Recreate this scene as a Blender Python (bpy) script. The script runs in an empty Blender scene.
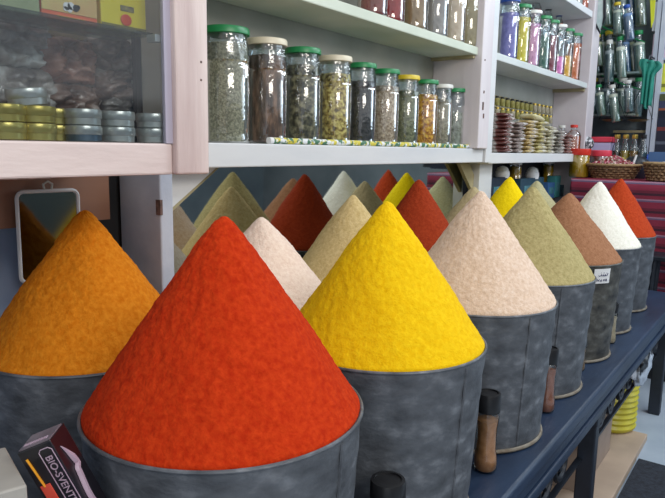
import bpy, bmesh, math, random
from mathutils import Vector, Matrix, noise
random.seed(7)
scene = bpy.context.scene
COL = scene.collection
H = 1.22                      # camera height; heights written as H + relative height
PI = math.pi

# ------------------------------------------------------------------ camera
FPX, YAW, PITCH, ROLL = 633.5, 0.62907, 0.15761, 0.01671
Fw = Vector((math.cos(YAW)*math.cos(PITCH), math.sin(YAW)*math.cos(PITCH), -math.sin(PITCH)))
R0 = Fw.cross(Vector((0, 0, 1))).normalized(); U0 = R0.cross(Fw)
Rt = R0*math.cos(ROLL) + U0*math.sin(ROLL); Up = -R0*math.sin(ROLL) + U0*math.cos(ROLL)
cd = bpy.data.cameras.new('camera'); cam = bpy.data.objects.new('camera', cd); COL.objects.link(cam)
m = Matrix((Rt, Up, -Fw)).transposed().to_4x4(); m.translation = (0, 0, H)
cam.matrix_world = m
cd.sensor_width = 36; cd.lens = FPX*36/665; cd.clip_start = 0.02
scene.camera = cam

# ------------------------------------------------------------------ world, lights, exposure
w = bpy.data.worlds.new('world'); scene.world = w; w.use_nodes = True
w.node_tree.nodes['Background'].inputs[0].default_value = (0.88, 0.93, 1.0, 1)
w.node_tree.nodes['Background'].inputs[1].default_value = 0.85
scene.view_settings.view_transform = 'Standard'; scene.view_settings.look = 'None'
scene.view_settings.gamma = 1; scene.view_settings.use_curve_mapping = False
scene.view_settings.exposure = 0.0

def area(name, loc, target, sx, sy, power, color):
    l = bpy.data.lights.new(name, 'AREA'); l.shape = 'RECTANGLE'; l.size = sx; l.size_y = sy
    l.energy = power; l.color = color
    o = bpy.data.objects.new(name, l); COL.objects.link(o); o.location = loc
    o.rotation_euler = (Vector(target)-Vector(loc)).to_track_quat('-Z', 'Y').to_euler()
    return o
area('ceiling_lamp_left', (0.1, -1.3, 2.3), (0.6, 0.9, 0.9), 1.3, 0.5, 26, (1.0, 0.93, 0.84))
area('ceiling_lamp_right', (2.6, -0.4, 2.55), (2.4, 0.8, 0.8), 1.6, 0.4, 22, (0.86, 0.94, 1.0))
area('doorway_daylight', (4.0, -1.7, 1.9), (3.0, 1.0, 1.1), 1.6, 1.6, 22, (0.72, 0.87, 1.0))
area('ceiling_lamp_far', (5.0, 0.2, 2.6), (4.6, 0.9, 1.0), 0.8, 0.3, 18, (0.8, 0.92, 1.0))

# ------------------------------------------------------------------ helpers
def ray(x, y):
    return Fw + Rt*((x-332.5)/FPX) - Up*((y-249)/FPX)
def onY(x, y, Y):
    d = ray(x, y); p = d*(Y/d.y); p.z += H; return p
def onX(x, y, X):
    d = ray(x, y); p = d*(X/d.x); p.z += H; return p
def onZ(x, y, z):
    d = ray(x, y); p = d*((z-H)/d.z); p.z += H; return p

def s2l(c):
    return tuple((v/255/12.92 if v/255 <= .04045 else ((v/255+.055)/1.055)**2.4) for v in c)

def mat(name, c1, c2=None, scale=20, rough=.6, metal=0, bump=0, bscale=None, detail=6, lo=.35, hi=.65, stretch=(1, 1, 1), spec=.5, c3=None, coat=0):
    M = bpy.data.materials.new(name); M.use_nodes = True
    nt = M.node_tree; N = nt.nodes; L = nt.links; b = N['Principled BSDF']
    b.inputs['Roughness'].default_value = rough; b.inputs['Metallic'].default_value = metal
    b.inputs['Specular IOR Level'].default_value = spec
    if coat: b.inputs['Coat Weight'].default_value = coat
    c1l = s2l(c1)+(1,)
    if c2 is None:
        b.inputs['Base Color'].default_value = c1l
    tc = mp = None
    if c2 is not None or bump:
        tc = N.new('ShaderNodeTexCoord'); mp = N.new('ShaderNodeMapping'); mp.inputs['Scale'].default_value = stretch
        L.new(tc.outputs['Object'], mp.inputs['Vector'])
    if c2 is not None:
        n = N.new('ShaderNodeTexNoise'); n.inputs['Scale'].default_value = scale; n.inputs['Detail'].default_value = detail
        L.new(mp.outputs[0], n.inputs['Vector'])
        r = N.new('ShaderNodeValToRGB'); e = r.color_ramp.elements
        e[0].position = lo; e[0].color = c1l; e[1].position = hi; e[1].color = s2l(c2)+(1,)
        if c3 is not None:
            q = e.new((lo+hi)/2); q.color = s2l(c3)+(1,)
        L.new(n.outputs['Fac'], r.inputs[0]); L.new(r.outputs[0], b.inputs['Base Color'])
    if bump:
        n2 = N.new('ShaderNodeTexNoise'); n2.inputs['Scale'].default_value = bscale or scale*3; n2.inputs['Detail'].default_value = 8
        L.new(mp.outputs[0], n2.inputs['Vector'])
        bp = N.new('ShaderNodeBump'); bp.inputs['Strength'].default_value = bump; bp.inputs['Distance'].default_value = .01
        L.new(n2.outputs['Fac'], bp.inputs['Height']); L.new(bp.outputs[0], b.inputs['Normal'])
    return M

def glass(name, tint=(235, 245, 245), refl=.1, rough=.03, wob=.5):
    M = bpy.data.materials.new(name); M.use_nodes = True
    nt = M.node_tree; N = nt.nodes; L = nt.links; N.remove(N['Principled BSDF'])
    out = N['Material Output']
    t = N.new('ShaderNodeBsdfTransparent'); t.inputs[0].default_value = s2l(tint)+(1,)
    g = N.new('ShaderNodeBsdfGlossy'); g.inputs['Roughness'].default_value = rough
    lw = N.new('ShaderNodeLayerWeight'); lw.inputs[0].default_value = .25
    mr = N.new('ShaderNodeMapRange'); mr.inputs['To Min'].default_value = refl; mr.inputs['To Max'].default_value = .75
    n = N.new('ShaderNodeTexNoise'); n.inputs['Scale'].default_value = 55; tc = N.new('ShaderNodeTexCoord')
    L.new(tc.outputs['Object'], n.inputs['Vector'])
    bp = N.new('ShaderNodeBump'); bp.inputs['Strength'].default_value = wob; bp.inputs['Distance'].default_value = .004
    L.new(n.outputs['Fac'], bp.inputs['Height']); L.new(bp.outputs[0], g.inputs['Normal'])
    mx = N.new('ShaderNodeMixShader')
    L.new(lw.outputs['Fresnel'], mr.inputs[0]); L.new(mr.outputs[0], mx.inputs[0])
    L.new(t.outputs[0], mx.inputs[1]); L.new(g.outputs[0], mx.inputs[2]); L.new(mx.outputs[0], out.inputs[0])
    return M

class MB:
    """collects shapes, then links them as ONE mesh object"""
    def __init__(s): s.bm = bmesh.new()
    def box(s, x0, x1, y0, y1, z0, z1, M=None):
        v = [s.bm.verts.new((x, y, z)) for x in (x0, x1) for y in (y0, y1) for z in (z0, z1)]
        for f in ((0, 1, 3, 2), (4, 6, 7, 5), (0, 4, 5, 1), (2, 3, 7, 6), (0, 2, 6, 4), (1, 5, 7, 3)):
            s.bm.faces.new([v[i] for i in f])
        if M is not None:
            for q in v: q.co = M @ q.co
        return s
    def lathe(s, prof, n=32, c=(0, 0), M=None, cap=True, jit=None):
        rings = []
        for r, z in prof:
            if r < 1e-6: ring = [s.bm.verts.new((c[0], c[1], z))]
            else: ring = [s.bm.verts.new((c[0]+r*math.cos(2*PI*i/n), c[1]+r*math.sin(2*PI*i/n), z)) for i in range(n)]
            rings.append(ring)
        for a, b in zip(rings, rings[1:]):
            for i in range(n):
                j = (i+1) % n
                if len(a) == 1 and len(b) == 1: continue
                if len(a) == 1: s.bm.faces.new((a[0], b[j], b[i]))
                elif len(b) == 1: s.bm.faces.new((a[i], a[j], b[0]))
                else: s.bm.faces.new((a[i], a[j], b[j], b[i]))
        if cap:
            for rg in (rings[0], rings[-1]):
                if len(rg) > 2: s.bm.faces.new(rg)
        if M is not None:
            for rg in rings:
                for q in rg: q.co = M @ q.co
        return s
    def tube(s, pts, r, n=8, closed=False):
        pts = [Vector(p) for p in pts]; rings = []; k = len(pts); prev = None
        for i, p in enumerate(pts):
            if closed: t = pts[(i+1) % k]-pts[i-1]
            else: t = pts[min(i+1, k-1)]-pts[max(i-1, 0)]
            t.normalize()
            a = prev if prev is not None else (Vector((0, 0, 1)) if abs(t.z) < .9 else Vector((1, 0, 0)))
            u = (a - t*a.dot(t)).normalized(); v = t.cross(u); prev = u
            rr = r[i] if isinstance(r, (list, tuple)) else r
            rings.append([s.bm.verts.new(p+u*rr*math.cos(2*PI*j/n)+v*rr*math.sin(2*PI*j/n)) for j in range(n)])
        seq = list(zip(rings, rings[1:])) + ([(rings[-1], rings[0])] if closed else [])
        for a, b in seq:
            for j in range(n):
                q = (j+1) % n; s.bm.faces.new((a[j], a[q], b[q], b[j]))
        if not closed: s.bm.faces.new(rings[0][::-1]); s.bm.faces.new(rings[-1])
        return s
    def prism(s, pts, d, M=None):
        """extrude polygon (3D points) by vector d"""
        d = Vector(d); a = [s.bm.verts.new(Vector(p)) for p in pts]; b = [s.bm.verts.new(Vector(p)+d) for p in pts]
        s.bm.faces.new(a); s.bm.faces.new(b[::-1])
        for i in range(len(a)):
            j = (i+1) % len(a); s.bm.faces.new((a[i], b[i], b[j], a[j]))
        if M is not None:
            for q in a+b: q.co = M @ q.co
        return s
    def build(s, name, M, parent=None, smooth=False, bevel=0, seg=2, loc=None):
        bmesh.ops.recalc_face_normals(s.bm, faces=s.bm.faces)
        me = bpy.data.meshes.new(name); s.bm.to_mesh(me); s.bm.free()
        for x in (M if isinstance(M, (list, tuple)) else [M]): me.materials.append(x)
        o = bpy.data.objects.new(name, me); COL.objects.link(o)
        if smooth:
            for p in me.polygons: p.use_smooth = True
            me.set_sharp_from_angle(angle=math.radians(40))
        if bevel:
            bv = o.modifiers.new('bevel', 'BEVEL'); bv.width = bevel; bv.segments = seg; bv.limit_method = 'ANGLE'
        if parent is not None: o.parent = parent
        if loc is not None: o.location = loc
        return o

def tag(o, label=None, cat=None, group=None, kind=None):
    if label: o['label'] = label
    if cat: o['category'] = cat
    if group: o['group'] = group
    if kind: o['kind'] = kind
    return o
def empty(name, loc, label, cat, group=None, rz=0):
    o = bpy.data.objects.new(name, None); COL.objects.link(o); o.location = loc; o.rotation_euler = (0, 0, rz)
    o.empty_display_size = .05
    return tag(o, label, cat, group)
def struct(o): o['kind'] = 'structure'; return o
def copy_tree(o, parent=None):
    c = o.copy(); COL.objects.link(c); c.parent = parent
    for ch in [x for x in bpy.data.objects if x.parent == o]: copy_tree(ch, c)
    return c
def text(name, s, size, M, parent, loc, rot, ext=.0003, align='CENTER', sx=1):
    cu = bpy.data.curves.new(name, 'FONT'); cu.body = s; cu.size = size; cu.extrude = ext; cu.align_x = align; cu.align_y = 'CENTER'
    t = bpy.data.objects.new('tmp', cu); COL.objects.link(t)
    bpy.context.view_layer.update()
    me = bpy.data.meshes.new_from_object(t.evaluated_get(bpy.context.evaluated_depsgraph_get()))
    bpy.data.objects.remove(t)
    me.materials.clear(); me.materials.append(M)
    o = bpy.data.objects.new(name, me); COL.objects.link(o); o.parent = parent; o.location = loc
    o.rotation_euler = rot; o.scale = (sx, 1, 1)
    return o

# ------------------------------------------------------------------ materials
WHITE = mat('painted_wood_white', (205, 208, 212), (222, 222, 222), 6, .45, bump=.12, bscale=30, stretch=(.3, 1, 1))
PINKW = mat('painted_wood_pinkish', (214, 196, 192), (228, 212, 206), 5, .5, bump=.25, bscale=40, stretch=(.25, 1, 1))
PINKV = mat('painted_wood_pinkish_upright', (192, 170, 166), (232, 216, 210), 16, .5, bump=.35, bscale=60, stretch=(1, 1, .12))
CHIP = mat('bare_chipped_wood', (70, 52, 46), (120, 92, 84), 60, .8)
BLUEW = mat('painted_wood_bluish', (150, 160, 178), (185, 190, 202), 7, .5, bump=.15, bscale=30)
BACKP = mat('shelf_back_greyish', (150, 150, 138), (166, 165, 155), 4, .6)
WOODB = mat('brown_board', (120, 84, 66), (142, 102, 80), 6, .6, bump=.1, stretch=(.2, 1, 1))
TANB = mat('tan_raw_wood', (150, 140, 105), (172, 160, 125), 12, .7, bump=.2, stretch=(1, 1, .3))
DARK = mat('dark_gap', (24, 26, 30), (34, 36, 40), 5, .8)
BENCH = mat('bench_blue_black', (20, 34, 55), (38, 58, 86), 9, .42, bump=.15, bscale=50, lo=.3, hi=.75, stretch=(.3, 1, 1))
IRON = mat('black_iron', (28, 32, 40), (40, 46, 56), 20, .45, metal=.3)
def galv(name, a, b, c):
    return mat(name, a, b, 24, .5, metal=.35, bump=.3, bscale=40, lo=.3, hi=.85, c3=c, stretch=(1, 1, 1.5), detail=10)
GALV = galv('galvanised_metal', (72, 75, 80), (150, 154, 160), (98, 102, 108))
GALVD = galv('galvanised_metal_stained', (44, 44, 44), (136, 138, 134), (88, 86, 80))
RUST = mat('rusty_bead', (112, 98, 82), (140, 134, 122), 40, .6, metal=.4)
GLASS = glass('jar_glass', (236, 242, 242), .10, .05, .22)
GLASSN = glass('jar_neck_glass', (226, 236, 240), .13, .08, 1.0)
PANE = glass('pane_glass', (240, 244, 246), .04, .08, 0)
GLASSG = glass('shelf_glass_greenish', (226, 238, 236), .03, .02, 0)
PLAST = glass('clear_plastic', (240, 240, 240), .16, .12)
GREEN = mat('green_lid', (28, 128, 72), (34, 140, 80), 10, .35)
CREAM = mat('cream_lid', (222, 212, 186), (230, 220, 196), 10, .35)
YLID = mat('yellow_lid', (222, 196, 50), rough=.35)
RLID = mat('red_lid', (212, 50, 34), rough=.35)
WLID = mat('white_lid', (225, 225, 218), rough=.35)
BLID = mat('blue_lid', (30, 80, 170), rough=.4)
BLACKL = mat('black_lid', (20, 20, 22), (30, 30, 32), 30, .35)
GOLD = mat('gold_cap', (210, 180, 90), rough=.3, metal=.8)
TINS = mat('tin_silver', (190, 192, 188), (212, 212, 204), 20, .3, metal=.6)
TING = mat('tin_gold_green', (186, 166, 84), (206, 192, 116), 20, .3, metal=.55)
TINB = mat('tin_blue_body', (90, 112, 130), (120, 132, 142), 20, .35, metal=.6)
PAPERW = mat('white_paper', (225, 225, 225), rough=.7)
INK = mat('black_ink', (20, 20, 30), rough=.7)

def powder(name, a, b, sc=130, bump=.28, c3=None):
    M = mat(name, a, b, sc, .95, bump=bump, bscale=260, lo=.3, hi=.7, detail=8, spec=.1, c3=c3)
    return M

# ------------------------------------------------------------------ the room
struct(MB().box(-2.6, 6.0, -2.6, 1.36, -.1, 0).build('floor', mat('floor_tiles', (150, 165, 182), (180, 192, 204), 3, .35, bump=.02)))
struct(MB().box(-2.6, 6.0, 1.26, 1.36, 0, 2.8).build('wall_back', mat('wall_back_paint', (120, 130, 145), (150, 158, 170), 3, .7)))
struct(MB().box(5.4, 5.5, -2.6, 1.26, 0, 2.8).build('wall_right', mat('wall_right_dark', (104, 112, 116), (128, 134, 138), 3, .7)))
struct(MB().box(-2.6, 5.4, -2.7, -2.6, 0, 1.55).build('wall_front_unseen', mat('wall_front_grey', (104, 114, 122), (140, 150, 156), 1.5, .7)))  # unseen wall shaped for light: grey for the mirror, low for ambient

# ------------------------------------------------------------------ shelving (built-in unit with parts)
unit = empty('wall_shelving', (0, 0, 0), 'long white painted wall shelving with two bays of shelves behind the spice cones', 'shelving')
def shelf(x0, x1, y0, y1, ztop, th, M=WHITE, name='shelf', label=None):
    o = MB().box(x0, x1, y0, y1, H+ztop-th, H+ztop).build(name, M, unit, bevel=.003)
    if label: o['label'] = label
    return o
shelf(.86, 2.478, 1.05, 1.235, .008, .055, WHITE)
shelf(.60, 2.38, 1.05, 1.24, .395, .03, mat('shelf_underside_cream', (196, 204, 186), (210, 216, 200), 5, .5))
shelf(2.54, 3.95, 1.05, 1.24, -.008, .045)
shelf(2.54, 3.95, 1.05, 1.24, .400, .03, mat('shelf_paint_cool', (196, 202, 200), (210, 214, 212), 5, .5))
shelf(2.545, 3.939, 1.05, 1.24, .80, .035)
shelf(2.54, 3.6, 1.13, 1.24, -.265, .03)
MB().box(.6, 2.40, 1.24, 1.26, H-.05, H+1.0).build('back_panel', BACKP, unit)
MB().box(2.5, 4.0, 1.24, 1.26, H-.05, H+1.0).build('back_panel', mat('back_panel_cool', (158, 160, 152), (174, 176, 170), 4, .6), unit)
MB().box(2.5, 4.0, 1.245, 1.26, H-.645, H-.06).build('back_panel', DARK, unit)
# posts
p = MB().box(2.375, 2.475, 1.03, 1.24, H+.0085, H+1.2).build('post', mat('post_offwhite', (202, 194, 198), (220, 212, 214), 9, .5, bump=.2, stretch=(1, 1, .15)), unit, bevel=.004)
MB().box(2.482, 2.545, 1.04, 1.24, H-.048, H+1.2).box(onY(479.5, 175, 1.10).x, onY(492, 175, 1.10).x, 1.10, 1.15, H-.645, H-.048).build('post', WHITE, unit, bevel=.002)
MB().box(3.94, 4.09, 1.04, 1.24, H-.645, H+1.2).build('post', mat('post_pale', (204, 196, 200), (216, 208, 210), 7, .5), unit, bevel=.004)
# support battens under shelf ends
for x, z in ((2.36, .365),):
    MB().box(x-.004, x+.014, 1.06, 1.24, H+z-.012, H+z).build('batten', TANB, unit)
MB().box(3.915, 3.939, 1.06, 1.24, H+.352, H+.37).build('batten', TANB, unit)
# paint chips / latch on the post
for (px, py, a, b) in ((483, 106, .01, .03), (483.5, 116, .008, .018), (484, 92, .006, .010), (485, 60, .004, .006)):
    c = onY(px, py, 1.029); MB().box(c.x-a/2, c.x+a/2, 1.0275, 1.031, c.z-b/2, c.z+b/2).build('chipped_paint', CHIP, unit)
# lower post at the left, under the cabinet
MB().box(.800, .832, 1.0, 1.13, H-.645, H-.045).build('post', BLUEW, unit, bevel=.003)
MB().box(.7985, .8045, .9985, 1.012, H-.135, H-.105).build('chipped_paint', CHIP, unit)
# white board with a sloping cut in front of the mirror
A_, B_ = onY(222, 164.5, 1.13), onY(172, 226, 1.13)
MB().prism([(.84, 1.13, A_.z+.004), (A_.x, 1.13, A_.z+.004), (.84, 1.13, B_.z-.02)], (0, .02, 0)).build('sloping_board', WHITE, unit)
MB().prism([(A_.x, 1.129, A_.z+.004), (A_.x+.007, 1.129, A_.z+.004), (.84, 1.129, B_.z-.03), (.84, 1.129, B_.z-.02)], (0, .022, 0)).build('board_edge', TANB, unit)
q = [onY(x, y, 1.125) for x, y in ((459, 164.5), (469, 164), (478.5, 187), (479, 200), (474, 195))]
q[0].z = q[1].z = H-.047
MB().prism(q, (0, .015, 0)).build('board_edge', TANB, unit)
q2 = [q[1], Vector((2.482, 1.125, H-.047)), Vector((2.482, 1.125, q[2].z-.06)), q[3], q[2]]
if q[2].x < 2.48: MB().prism(q2, (0, .013, 0)).build('sloping_board', WHITE, unit)
# big mirror behind the cones
MIR = mat('mirror_silver', (200, 205, 200), rough=.03, metal=1)
mr = empty('wall_mirror', (1.6, 1.16, H-.6), 'long wall mirror under the lower shelf reflecting the spice cones', 'mirror')
MB().box(-.73, .94, 0, .008, .0, .553).build('mirror_glass', MIR, mr)
MB().box(-.75, .96, .008, .02, -.02, .553).build('backing', DARK, mr)

# wall parts under the cabinet
struct(MB().box(-.8, .745, 1.085, 1.105, H-.145, H-.0).build('trim_1', WOODB))
struct(MB().box(-.8, .70, 1.11, 1.13, H-.66, H-.0).build('trim_2', mat('blue_painted_wall', (128, 146, 176), (150, 164, 186), 5, .6)))
struct(MB().box(.70, .86, 1.14, 1.16, H-.66, H-.0).build('gap_shade', DARK))  # black sheet; the shade of the gaps by the post is its colour

# ------------------------------------------------------------------ glazed cabinet, upper left
cab = empty('wall_cabinet', (0, .75, H-.04), 'pink-white glass-fronted wall cabinet at upper left holding tins and boxes', 'cabinet')
def cp(mb, name, M, **k): return mb.build(name, M, cab, loc=(0, -.75, -(H-.04)), **k)
cp(MB().box(-.6, .621, .745, .80, H-.042, H+.003), 'bottom_rail', PINKW, bevel=.003)
cp(MB().box(0.6215, .684, .735, .752, H-.042, H+.9), 'corner_post', PINKV, bevel=.003)
cp(MB().box(-.6, .68, .80, 1.08, H-.042, H+.002), 'bottom_panel', PINKW)
cp(MB().box(.655, .68, .752, 1.08, H+.002, H+.9), 'side_panel', mat('cabinet_inside_cream', (214, 204, 188), (224, 214, 200), 6, .6))
cp(MB().box(-.6, .66, 1.0, 1.02, H+.002, H+.9), 'back_panel', mat('cabinet_back_brown', (150, 128, 118), (176, 156, 146), 9, .7))
cp(MB().box(.609, .6213, .744, .751, H+.003, H+.9), 'glass_channel', mat('lilac_painted_strip', (176, 170, 186), rough=.4))
cp(MB().box(-.6, .610, .746, .749, H+.003, H+.9), 'glass_front', PANE)
cp(MB().box(-.6, .612, .77, .86, H+.155, H+.159), 'glass_shelf', GLASSG)
cp(MB().box(.600, .612, .752, .77, H+.145, H+.155), 'shelf_peg', TINS)
cp(MB().box(.644, .6545, .855, .865, H+.002, H+.9), 'dark_strip', mat('strip_dark', (70, 60, 58), rough=.5))
for (px, py) in ((201, 62), (201, 80)):
    c = onY(px, py, .735); cp(MB().box(c.x-.0015, c.x+.0015, .7345, .737, c.z-.0015, c.z+.0015), 'nail_head', CHIP)
cp(MB().box(.12, .19, .7442, .75, H-.0425, H-.0408), 'chipped_edge', CHIP)
cp(MB().box(.36, .43, .7442, .75, H-.0425, H-.0412), 'chipped_edge', CHIP)
# tins on the cabinet floor
def tin_proto(lidM, bodyM):
    t = empty('small_tin', (0, 0, 0), 'x', 'tin', 'small round tins in the cabinet')
    MB().lathe([(.021, 0), (.0225, .001), (.0225, .009), (.0215, .010)], 28).build('tin_base', bodyM, t, smooth=True)
    MB().lathe([(.0232, .009), (.0240, .010), (.0240, .018), (.0232, .0205), (.020, .0212), (.019, .0202), (0, .0202)], 28).build('tin_lid', lidM, t, smooth=True)
    return t
tp = {'s': tin_proto(TINS, TINS), 'g': tin_proto(TING, TING), 'b': tin_proto(TINS, TINB)}
used = set()
ztin = H+.0035
tl = [(153, 0, 's', 'silver tin under the topmost tin at the cabinet post'), (153, 1, 's', 'silver tin on top of the pair nearest the cabinet post'),
      (118, 0, 's', 'lower silver tin of the second pair from the cabinet post'), (118, 1, 's', 'upper silver tin of the second pair from the cabinet post'),
      (84, 0, 'b', 'bluish-based tin under another in the third pair from the cabinet post'), (84, 1, 's', 'upper silver tin of the third pair from the cabinet post'),
      (37, 0, 'g', 'lowest gold tin of the three-high stack'), (37, 1, 'g', 'middle gold tin of the three-high stack'),
      (6, 0, 'g', 'lower gold tin at the left edge of the photo'), (6, 1, 'g', 'upper gold tin at the left edge of the photo')]
def put_tin(k, x, y, z, label, tilt=0):
    src = tp[k]
    if k in used: o = copy_tree(src)
    else: o = src; used.add(k)
    o.location = (x, y, z); o['label'] = label; o.rotation_euler = (tilt, 0, random.uniform(0, 3))
    return o
for px, lv, k, lb in tl:
    c = onY(px, 138, .778)
    put_tin(k, c.x, .778, ztin+lv*.0214, lb)
c = onY(58, 138, .81); put_tin('g', c.x, .812, ztin, 'lower greenish gold tin between the three-high stack and the blue tin')
put_tin('g', c.x, .812, ztin+.0214, 'upper greenish gold tin between the three-high stack and the blue tin')
c = onY(28, 110, .778)
put_tin('s', c.x+.003, .782, ztin+.0428, 'silver tin lying tilted on top of the three-high stack').rotation_euler = (.0, -.12, 0)

# boxes on the glass shelf
zb = H+.1595
def carton(x0, x1, y0, y1, z0, z1, M, label, rz=0, name='tea_box', cat='box'):
    cx, cy = (x0+x1)/2, (y0+y1)/2
    t = empty(name, (cx, cy, z0), label, cat, rz=rz)
    MB().box(x0-cx, x1-cx, y0-cy, y1-cy, 0, z1-z0).build('carton', M, t, bevel=.0012)
    return t
a = onY(0, 6, .80).x; b = onY(40.5, 6, .80).x; c3 = onY(97, 12, .80).x; d0 = onY(101, 14, .80).x; e0 = onY(146, 20, .80).x
t = carton(a-.06, b-.001, .80, .85, zb, zb+.09, mat('box_green', (120, 140, 100), (150, 160, 120), 14, .5), 'faded green box at the left end of the glass shelf')
MB().box(.0, .03, -.0262, -.025, .02, .08).build('printed_panel', mat('box_green_print', (140, 120, 90), (110, 150, 120), 30, .5), t)
t = carton(b+.001, c3, .80, .85, zb, zb+.09, mat('box_orange', (222, 92, 56), (230, 110, 66), 12, .45), 'orange box with a white and black animal picture on the glass shelf')
hw = (c3-b)/2
pan_ = MB().box(-hw+.0005, hw-.0015, -.0262, -.025, .0105, .088).build('picture_panel', mat('box_pale_print', (206, 196, 120), (216, 170, 110), 14, .5), t)
s = MB()
for (x, z, r) in ((-.006, .019, .005), (.000, .020, .005), (-.002, .0155, .004), (-.008, .0155, .003)):
    s.lathe([(r, 0), (r, .0012)], 14, M=Matrix.Translation((x, -.0262, z)) @ Matrix.Rotation(PI/2, 4, 'X'))
s.build('white_blotch', PAPERW, pan_)
s = MB()
for (x, z, r) in ((.007, .0185, .0045), (.010, .020, .003)):
    s.lathe([(r, 0), (r, .0018)], 14, M=Matrix.Translation((x, -.0262, z)) @ Matrix.Rotation(PI/2, 4, 'X'))
s.build('black_blotch', INK, pan_)
YP = mat('box_yellow_ink', (230, 190, 60), rough=.5)
s = MB()
for i in range(12): s.box(-.019+i*.0033, -.019+i*.0033+.0021, -.0264, -.025, .004, .0058)
s.build('small_print', YP, t)
t = carton(d0, e0, .80, .85, zb, zb+.09, mat('box_yellow', (228, 210, 30), (236, 218, 50), 12, .45), 'yellow box with an orange-red oval fruit picture on the glass shelf')
hw = (e0-d0)/2
band_ = MB().box(-hw+.0005, hw-.0005, -.0262, -.025, .001, .0085).build('lower_band', mat('box_olive_band', (120, 112, 50), rough=.5), t)
s = MB().lathe([(.0085, 0), (.0085, .001), (.006, .0016)], 24, M=Matrix.Translation((.002, -.0262, .0165)) @ Matrix.Rotation(PI/2, 4, 'X') @ Matrix.Diagonal((1.05, .92, 1, 1)))
s.build('fruit_picture', mat('box_fruit_red', (226, 84, 40), (214, 60, 30), 60, .4), t)
s = MB()
for i in range(11):
    if i != 5: s.box(-.017+i*.0031, -.017+i*.0031+.002, -.0268, -.0262, .003, .0048)
s.build('small_print', YP, band_)
s = MB().box(-.006, .016, -.0264, -.025, .0285, .036)
s.build('dark_lettering_patch', mat('box_brown', (90, 80, 70), (160, 150, 90), 90, .5), t)

# crumpled herb bags behind the glass
def bag(name, label, cx, cy, cz, sx, sz, M, seed, group):
    t = empty(name, (cx, cy, cz-sz/2), label, 'bag', group)
    n = 22; bm = bmesh.new(); g = []
    for side in (-1, 1):
        rows = []
        for j in range(n+1):
            row = []
            for i in range(n+1):
                u = i/n*2-1; v = j/n*2-1
                th = .024*(max(0, 1-u**4)*max(0, 1-v**4))**.6
                q = Vector((u*2.2+seed*3.1, v*2.2, seed+side))
                th *= 1+.9*noise.noise(q)+.5*noise.noise(q*3)
                row.append(bm.verts.new((u*sx/2+.004*noise.noise(q*2+Vector((9, 0, 0))), side*th, sz/2+v*sz/2+.004*noise.noise(q*2))))
            rows.append(row)
        g.append(rows)
        for j in range(n):
            for i in range(n): bm.faces.new((rows[j][i], rows[j][i+1], rows[j+1][i+1], rows[j+1][i]))
    bmesh.ops.remove_doubles(bm, verts=bm.verts, dist=.0002)
    me = bpy.data.meshes.new('filled_bag'); bm.to_mesh(me); bm.free(); me.materials.append(M)
    for p_ in me.polygons: p_.use_smooth = True
    o = bpy.data.objects.new('filled_bag', me); COL.objects.link(o); o.parent = t
    MB().box(-sx/2, sx/2, -.0015, .0015, sz-.004, sz+.012).build('sealed_top', PLAST, t)
    return t
HB = [mat('herb_brown', (96, 72, 62), (214, 200, 192), 26, .35, bump=.7, bscale=40, c3=(150, 122, 110), coat=.6),
      mat('herb_grey', (104, 98, 96), (216, 214, 212), 22, .35, bump=.7, bscale=36, c3=(156, 148, 142), coat=.6),
      mat('herb_rust', (120, 70, 56), (206, 160, 144), 24, .35, bump=.7, bscale=40, c3=(164, 110, 92), coat=.6)]
k = 0
spots = []
for (px, py, wx, wz, mi, lb) in ((125, 112, .082, .05, 1, 'plastic bag of brown herbs with white folds, lowest at right in the cabinet'),
                       (118, 85, .085, .05, 0, 'plastic bag of dark herbs above the lowest right-hand bag in the cabinet'),
                       (112, 55, .085, .055, 0, 'plastic bag of herbs just under the yellow box'),
                       (68, 105, .10, .06, 0, 'plastic bag of brown herbs low in the middle of the cabinet'),
                       (64, 60, .10, .065, 2, 'rust-tinted bag of herbs under the orange box'),
                       (20, 92, .10, .07, 1, 'greyish bag of herbs low at the left of the cabinet'),
                       (14, 45, .10, .065, 1, 'greyish bag of herbs high at the left under the green box'),
                       (-20, 80, .09, .12, 0, 'bag of herbs beyond the left edge')):
    if px < 0: continue
    k += 1
    c = onY(px, py, .90)
    bag('herb_bag', lb, c.x, .90, c.z, wx, wz, HB[mi], k, 'bags of herbs in the cabinet')

# small hanging mirror under the cabinet
hm = empty('hand_mirror', (0, 0, 0), 'small rounded white-framed mirror hanging under the cabinet behind the orange cone', 'mirror')
P = [onY(16, 191, 1.075), onY(76, 189, 1.07), onY(78, 277, 1.07), onY(22, 283, 1.07)]
cx = sum(p.x for p in P)/4; cz = sum(p.z for p in P)/4; hw = (P[1].x-P[0].x)/2; hh = (P[0].z-P[3].z)/2
hm.location = (cx, 1.068, cz); hm.rotation_euler = (.015, 0, -.085)
def rrect(hw, hh, r, n=6):
    o = []
    for sx, sy, a0 in ((1, 1, 0), (-1, 1, PI/2), (-1, -1, PI), (1, -1, 1.5*PI)):
        for i in range(n+1):
            a = a0+PI/2*i/n; o.append((sx*(hw-r)+r*math.cos(a), 0, sy*(hh-r)+r*math.sin(a)))
    return o
MB().tube([Vector(q) for q in rrect(hw, hh, .012)], .0035, 8, closed=True).build('frame', mat('mirror_frame_white', (200, 200, 200), rough=.4), hm, smooth=True)
MB().prism(rrect(hw-.001, hh-.001, .012), (0, .004, 0)).build('mirror_glass', mat('small_mirror_silver', (128, 132, 122), rough=.1, metal=1), hm)
MB().tube([(-.006, 0, hh), (-.008, 0, hh+.012), (0, 0, hh+.017), (.008, 0, hh+.012), (.006, 0, hh)], .0022, 6).build('hanging_loop', TINS, hm, smooth=True)

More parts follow.
